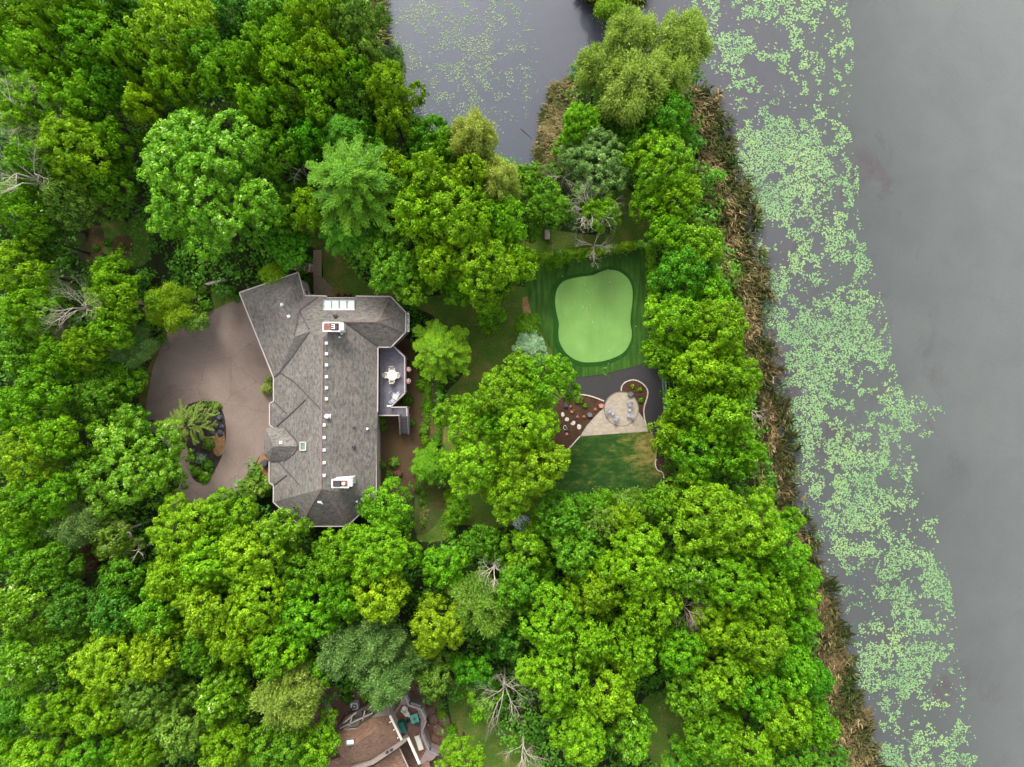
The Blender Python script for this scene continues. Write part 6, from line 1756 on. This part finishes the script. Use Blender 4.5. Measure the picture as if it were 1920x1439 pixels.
# bare and half dead trees: px, py, radius px, top, tangle, material, label
for px, py, r, top, lev, nb, mt, label in [
    (130, 572, 50, 15, 2, 14, 'barkpale', 'bare grey tree in the western wood beside the lime tree'),
    (12, 195, 62, 22, 2, 14, 'barkpale', 'bleached bare tree at the left edge, upper one'),
    (12, 312, 62, 22, 2, 14, 'barkpale', 'bleached bare tree at the left edge, lower one'),
    (945, 1305, 54, 11, 2, 15, 'barkpale', 'large grey bare tree in the southern wood'),
    (982, 1418, 34, 10, 2, 9, 'barkpale', 'smaller grey bare tree at the bottom edge'),
    (925, 1078, 30, 14, 2, 10, 'barkpale', 'bare grey crown standing above the olive yellow tree'),
    (1288, 1148, 34, 14, 2, 11, 'barkbrown', 'brown dead crown among the south-eastern lime trees'),
    (1108, 385, 46, 12, 2, 14, 'barkpale', 'pale bare branches of the half dead tree above the putting green'),
    (1118, 455, 36, 8, 2, 9, 'barkpale', 'pale bare limbs hanging over the vines north of the putting green'),
    (215, 1002, 26, 11, 1, 6, 'barkpale', 'bleached white dead branches above the olive tree, upper group'),
    (243, 1038, 24, 10, 1, 5, 'barkpale', 'bleached white dead branches above the olive tree, lower group'),
    (385, 1222, 26, 13, 2, 6, 'barkpale', 'thin bare fork between yellow-green trees of the south-western wood'),
    (240, 1310, 26, 14, 1, 5, 'barkbrown', 'forked bare limb rising above the olive tree in the south-western wood'),
    (20, 775, 38, 14, 1, 6, 'barkpale', 'forked bare limbs at the left edge level with the island'),
    (430, 18, 34, 13, 2, 7, 'barkbrown', 'thin dead stems at the top edge right of the widest lime tree'),
    (232, 8, 30, 12, 2, 6, 'barkbrown', 'reddish dead twigs at the top edge of the wood'),
    (545, 300, 32, 16, 2, 6, 'barkpale', 'bare twigs poking through the ragged silver-green tree'),
    (860, 440, 34, 18, 1, 6, 'barkpale', 'long bare limbs showing through the broad lime tree'),
    (1415, 770, 34, 6, 2, 8, 'barkpale', 'pale dead branches over the reeds level with the patio'),
    (1060, 325, 30, 8, 2, 7, 'barkpale', 'pale dead branches left of the soft grey-green peninsula tree'),
    (1140, 228, 22, 8, 2, 7, 'barkpale', 'grey bare twigs in the hollow of the peninsula'),
    (20, 1365, 36, 12, 2, 8, 'barkbrown', 'brown bare tree near the bottom left corner'),
    (700, 1215, 28, 14, 1, 4, 'barkbrown', 'bare pinkish limb above the grey-green pines'),
    (1145, 1000, 14, 12, 2, 6, 'barkpale', 'small grey bare twigs beside the pale yellow crown')]:
    c = W(px, py, top * .8); R = r * SC * (ALT - top * .8) / ALT
    root = empty('bare_tree', (c.x, c.y, 0), label, 'tree')
    mb = MB(); mb.tube((0, 0, -.3), (0, 0, top * .6), .16, .1, 7); mb.build('trunk', M[mt], root)
    nl = 4 + (nb > 8) + (nb > 12)
    for i in range(nl):
        a = 2 * PI * (i + random.uniform(-.35, .35)) / nl
        mb = MB()
        st = Vector((0, 0, top * random.uniform(.45, .6)))
        kn = st + Vector((math.cos(a) * R * random.uniform(.1, .3), math.sin(a) * R * random.uniform(.1, .3), top * random.uniform(.08, .18)))
        mb.tube(st, kn, .085, .06, 5)
        for j in range(2 if nb > 6 else 1):
            a2 = a + random.uniform(-.75, .75)
            twigs(mb, kn, Vector((math.cos(a2), math.sin(a2), random.uniform(.2, 1.0))).normalized(), R * random.uniform(.6, 1.05), .036, 3 if lev > 1 else 2)
        mb.build('branch', M[mt], root)

# hedges, vines and garden plants
def leafy(name, pts, width, hgt, colr, label, cat, dens=1.0, leaf=.1, parent=None):
    q = [W(a, b, hgt * .5) for a, b in spline(pts, 6, False)] if len(pts) > 2 else [W(a, b, hgt * .5) for a, b in pts]
    P = []; D = []
    for a, b in zip(q, q[1:]):
        d = b - a; n_ = int(d.length * width * 170 * dens) + 8
        t = RNG.random(n_); off = RNG.normal(0, .33, n_) * width
        nx, ny = -d.y / max(d.length, .01), d.x / max(d.length, .01)
        x = a.x + d.x * t + nx * off; y = a.y + d.y * t + ny * off
        hmap = .55 + .6 * vnoise(x * 1.3, y * 1.3, 2)
        z = hgt * hmap * np.sqrt(np.clip(1 - (off / width) ** 2 * .9, .1, 1)) * RNG.uniform(.75, 1, n_)
        P.append(np.stack([x, y, z], 1)); D.append(np.stack([nx * off, ny * off, np.full(n_, .5)], 1))
    P = np.concatenate(P); D = np.concatenate(D); n_ = len(P)
    t = .45 + RNG.normal(0, .13, n_) + (vnoise(P[:, 0] * .9, P[:, 1] * .9, 2) - .5) * .6
    o0 = q[0].copy(); o0.z = 0
    me = leaves_mesh(name, P - np.array(o0), D + RNG.normal(0, .4, (n_, 3)), leaf * RNG.uniform(.7, 1.35, n_), t, LEAF[colr])
    return L(link(name, me, None, parent, o0), label, cat)
leafy('climbing_vine', [(1004, 486), (1040, 482), (1080, 478), (1120, 472), (1160, 466), (1192, 461)], .8, 2.9, 'gold', 'yellow-green vines over the north fence of the putting green', 'vine', 3.0, .12)
leafy('climbing_vine', [(1219, 470), (1222, 500), (1223, 530), (1226, 580)], .8, 2.7, 'gold', 'yellow-green vines over the east fence of the putting green', 'vine', 3.2, .12)
leafy('shrub', [(1022, 500), (1045, 492), (1068, 484)], 1.2, 1.6, 'fresh', 'light green shrubs at the north-west corner of the putting green surround', 'shrub', 1.2)
leafy('hedge', [(1085, 946), (1130, 940), (1180, 936), (1232, 930)], 1.5, 2.2, 'fresh', 'leafy hedge along the south edge of the patchy lawn', 'hedge', 1.2, .13)
leafy('hedge', [(838, 920), (850, 950), (842, 990), (850, 1015)], 1.2, 1.4, 'fresh', 'low green hedge left of the dark southern lawn', 'hedge', 1.2)
leafy('hedge', [(1236, 600), (1238, 640), (1240, 690)], 1.4, 1.7, 'lime', 'lime hedge between the putting green surround and the shore trees', 'hedge', 1.2, .12)
L(leafy('border_plants', [(800, 700), (803, 735), (800, 775), (796, 815), (800, 850)], .8, .45, 'fresh', 'low leafy plants filling the west half of the flower border', 'plants', .8, .08), kind='stuff')
L(leafy('border_plants', [(824, 700), (825, 740), (823, 790), (820, 835)], .6, .5, 'bright', 'low emerald plants filling the east half of the flower border', 'plants', .8, .08), kind='stuff')
L(leafy('border_plants', [(790, 895), (795, 930), (798, 965), (790, 990)], .6, .35, 'olive', 'low olive plants at the south end of the flower border', 'plants', .5, .08), kind='stuff')
L(leafy('island_plants', [(352, 775), (366, 762), (392, 758), (410, 768)], .7, .4, 'olive', 'low olive plants in the north of the driveway island', 'plants', .6, .08), kind='stuff')
L(leafy('island_plants', [(362, 872), (372, 890), (388, 895), (398, 878)], .6, .35, 'mid', 'low green plants round the south tip of the driveway island', 'plants', .7, .08), kind='stuff')
for i, (px, py, rr, hh, cl, nm, lab) in enumerate([
    (499, 729, 14, 1.8, 'pale', 'flowering_shrub', 'cream-flowered shrub against the west wall beside the driveway'),
    (502, 712, 7, 1.2, 'fresh', 'shrub', 'small green shrub just above the cream-flowered one'),
    (478, 930, 16, 1.6, 'mid', 'shrub', 'mid green shrub below the concrete slab by the entrance'),
    (491, 900, 10, 1.0, 'olive', 'shrub', 'olive shrub at the corner of the entrance bed'),
    (376, 862, 11, 1.0, 'blue', 'shrub', 'grey-blue low shrub on the driveway island'),
    (368, 885, 10, .8, 'olive', 'shrub', 'low olive shrub in the south of the driveway island'),
    (388, 872, 12, .7, 'mid', 'shrub', 'green shrub in the south of the driveway island'),
    (382, 896, 13, .5, 'fresh', 'shrub', 'low bright green ground plant at the south tip of the island'),
    (404, 763, 11, .9, 'olive', 'shrub', 'brown-green shrub in the north-east of the driveway island'),
    (390, 835, 12, .8, 'olive', 'shrub', 'olive shrub beside the orange leaf litter on the island'),
    (755, 580, 10, 1.5, 'bright', 'shrub', 'emerald shrub at the north-east corner of the glazed bay'),
    (762, 600, 8, 1.1, 'fresh', 'shrub', 'small green shrub east of the glazed bay'),
    (716, 790, 8, 1.2, 'fresh', 'shrub', 'green shrub in the corner between deck walkway and wall'),
    (717, 803, 7, 1.0, 'mid', 'shrub', 'mid green shrub against the east wall below the walkway'),
    (762, 752, 13, 1.0, 'deep', 'shrub', 'dark green shrub under the cut corner of the deck'),
    (773, 793, 8, 1.3, 'deep', 'shrub', 'dark green shrub right of the deck stairs'),
    (717, 872, 9, 1.0, 'mid', 'shrub', 'mid green shrub at the bottom of the east wall strip'),
    (738, 868, 12, .9, 'olive', 'shrub', 'olive shrub in the yard east of the second chimney'),
    (745, 890, 10, .8, 'red', 'shrub', 'dull red shrub in the yard near the bright green corner tree'),
    (728, 893, 10, .9, 'deep', 'shrub', 'dark shrub in the yard near the bright green corner tree'),
    (796, 700, 13, .9, 'fresh', 'shrub', 'light green plant below the lone round tree'),
    (790, 722, 12, .7, 'lime', 'shrub', 'lime plant at the top of the flower border'),
    (822, 705, 9, .8, 'bright', 'shrub', 'emerald plant at the right side of the flower border, topmost'),
    (824, 727, 9, .8, 'bright', 'shrub', 'emerald plant at the right side of the flower border, second'),
    (824, 762, 9, .7, 'bright', 'shrub', 'emerald plant at the right side of the flower border, third'),
    (822, 782, 10, .7, 'fresh', 'shrub', 'light green plant right of the grey border stones'),
    (801, 762, 13, .4, 'fresh', 'shrub', 'low light green plant in the middle of the flower border'),
    (795, 808, 12, .7, 'olive', 'shrub', 'yellowing plant in the lower flower border'),
    (796, 828, 9, .9, 'lime', 'shrub', 'lime plant at the foot of the flower border'),
    (816, 832, 12, .7, 'mid', 'shrub', 'mid green plant above the feathery tree'),
    (783, 918, 7, .6, 'deep', 'shrub', 'dark green clump in the orange border, topmost'),
    (792, 928, 7, .6, 'deep', 'shrub', 'dark green clump in the orange border, right one'),
    (790, 942, 7, .6, 'deep', 'shrub', 'dark green clump in the orange border, lowest'),
    (1186, 725, 4.2, .35, 'gold', 'shrub', 'tiny yellow-green shrub in the kidney-shaped bed, western'),
    (1199.5, 731, 5, .4, 'gold', 'shrub', 'tiny yellow-green shrub in the kidney-shaped bed, eastern'),
    (1201.5, 751, 5.5, .45, 'fresh', 'shrub', 'tiny green shrub in the lower part of the kidney-shaped bed'),
    (1098, 761.5, 5.5, .4, 'fresh', 'shrub', 'tiny green shrub above the grey boulder'),
    (1086, 750, 10, .35, 'olive', 'dry_grass_tuft', 'dry yellow grass tuft at the edge of the western mulch bed'),
    (386, 575, 12, 1.0, 'fresh', 'shrub', 'green shrub left of the striped grass rectangle'),
    (434, 545, 10, 1.2, 'bright', 'shrub', 'emerald shrub right of the striped grass rectangle'),
    (442, 560, 8, .9, 'bright', 'shrub', 'emerald shrub at the north-west corner of the garage'),
    (368, 560, 11, 1.1, 'red', 'shrub', 'dull red shrub on the bank above the driveway'),
    (346, 545, 16, 1.5, 'mid', 'shrub', 'mid green shrub on the bank above the driveway'),
    (380, 545, 12, 1.2, 'olive', 'shrub', 'olive shrub above the dull red one'),
    (355, 530, 14, 1.5, 'olive', 'shrub', 'olive shrub below the great silver maple'),
    (290, 560, 12, 1.8, 'mid', 'shrub', 'mid green shrub left of the yellow-green bank tree'),
    (575, 525, 7, .9, 'deep', 'shrub', 'dark shrub between the garage wall and the stone terrace'),
    (563, 512, 8, 1.0, 'mid', 'shrub', 'mid green shrub at the peak of the garage roof'),
    (200, 455, 9, .5, 'mid', 'shrub', 'green plant between the two vegetable beds'),
    (228, 462, 8, .4, 'olive', 'shrub', 'olive vegetable patch inside the small bed'),
    (179, 465, 8, .4, 'mid', 'shrub', 'green patch inside the reddish bed'),
    (690, 1310, 14, 1.3, 'lime', 'shrub', 'lime shrub left of the pine above the brown roof'),
    (650, 1310, 13, 1.0, 'mid', 'shrub', 'mid green shrub beside the air conditioning unit'),
    (828, 1340, 10, 1.2, 'fresh', 'shrub', 'green shrub at the right edge of the rocky ground, upper'),
    (846, 1372, 12, 1.2, 'fresh', 'shrub', 'green shrub at the right edge of the rocky ground, lower'),
    (812, 1412, 11, 1.0, 'blue', 'shrub', 'grey-green shrub at the south corner of the lower terrace'),
    (645, 1290, 14, 1.4, 'mid', 'shrub', 'mid green shrub north of the air conditioning unit')]):
    zc = hh * .5; c = W(px, py, zc); R = rr * SC
    pos, nrm, size, tint, al, asp = crown_bush(R, hh, leaf=.075 if R < .6 else .1)
    L(link(nm, leaves_mesh(nm, pos, nrm, size, tint, LEAF[cl]), None, None, (c.x, c.y, 0)), lab, 'shrub' if 'grass' not in nm else 'grass tuft')
# sticks in the shallow water by the peninsula
for (a, b, lab) in (((977, 240), (997, 258), 'dark stick floating in the pond west of the peninsula, northern'), ((1007, 272), (1030, 292), 'dark stick floating in the pond west of the peninsula, southern')):
    mb = MB(); p, q = W(*a, 0), W(*b, 0); mb.tube((0, 0, 0), q - p, .05, .02, 5); o = mb.build('stick', M['bark'], loc=(p.x, p.y, -.3)); L(o, lab, 'stick')
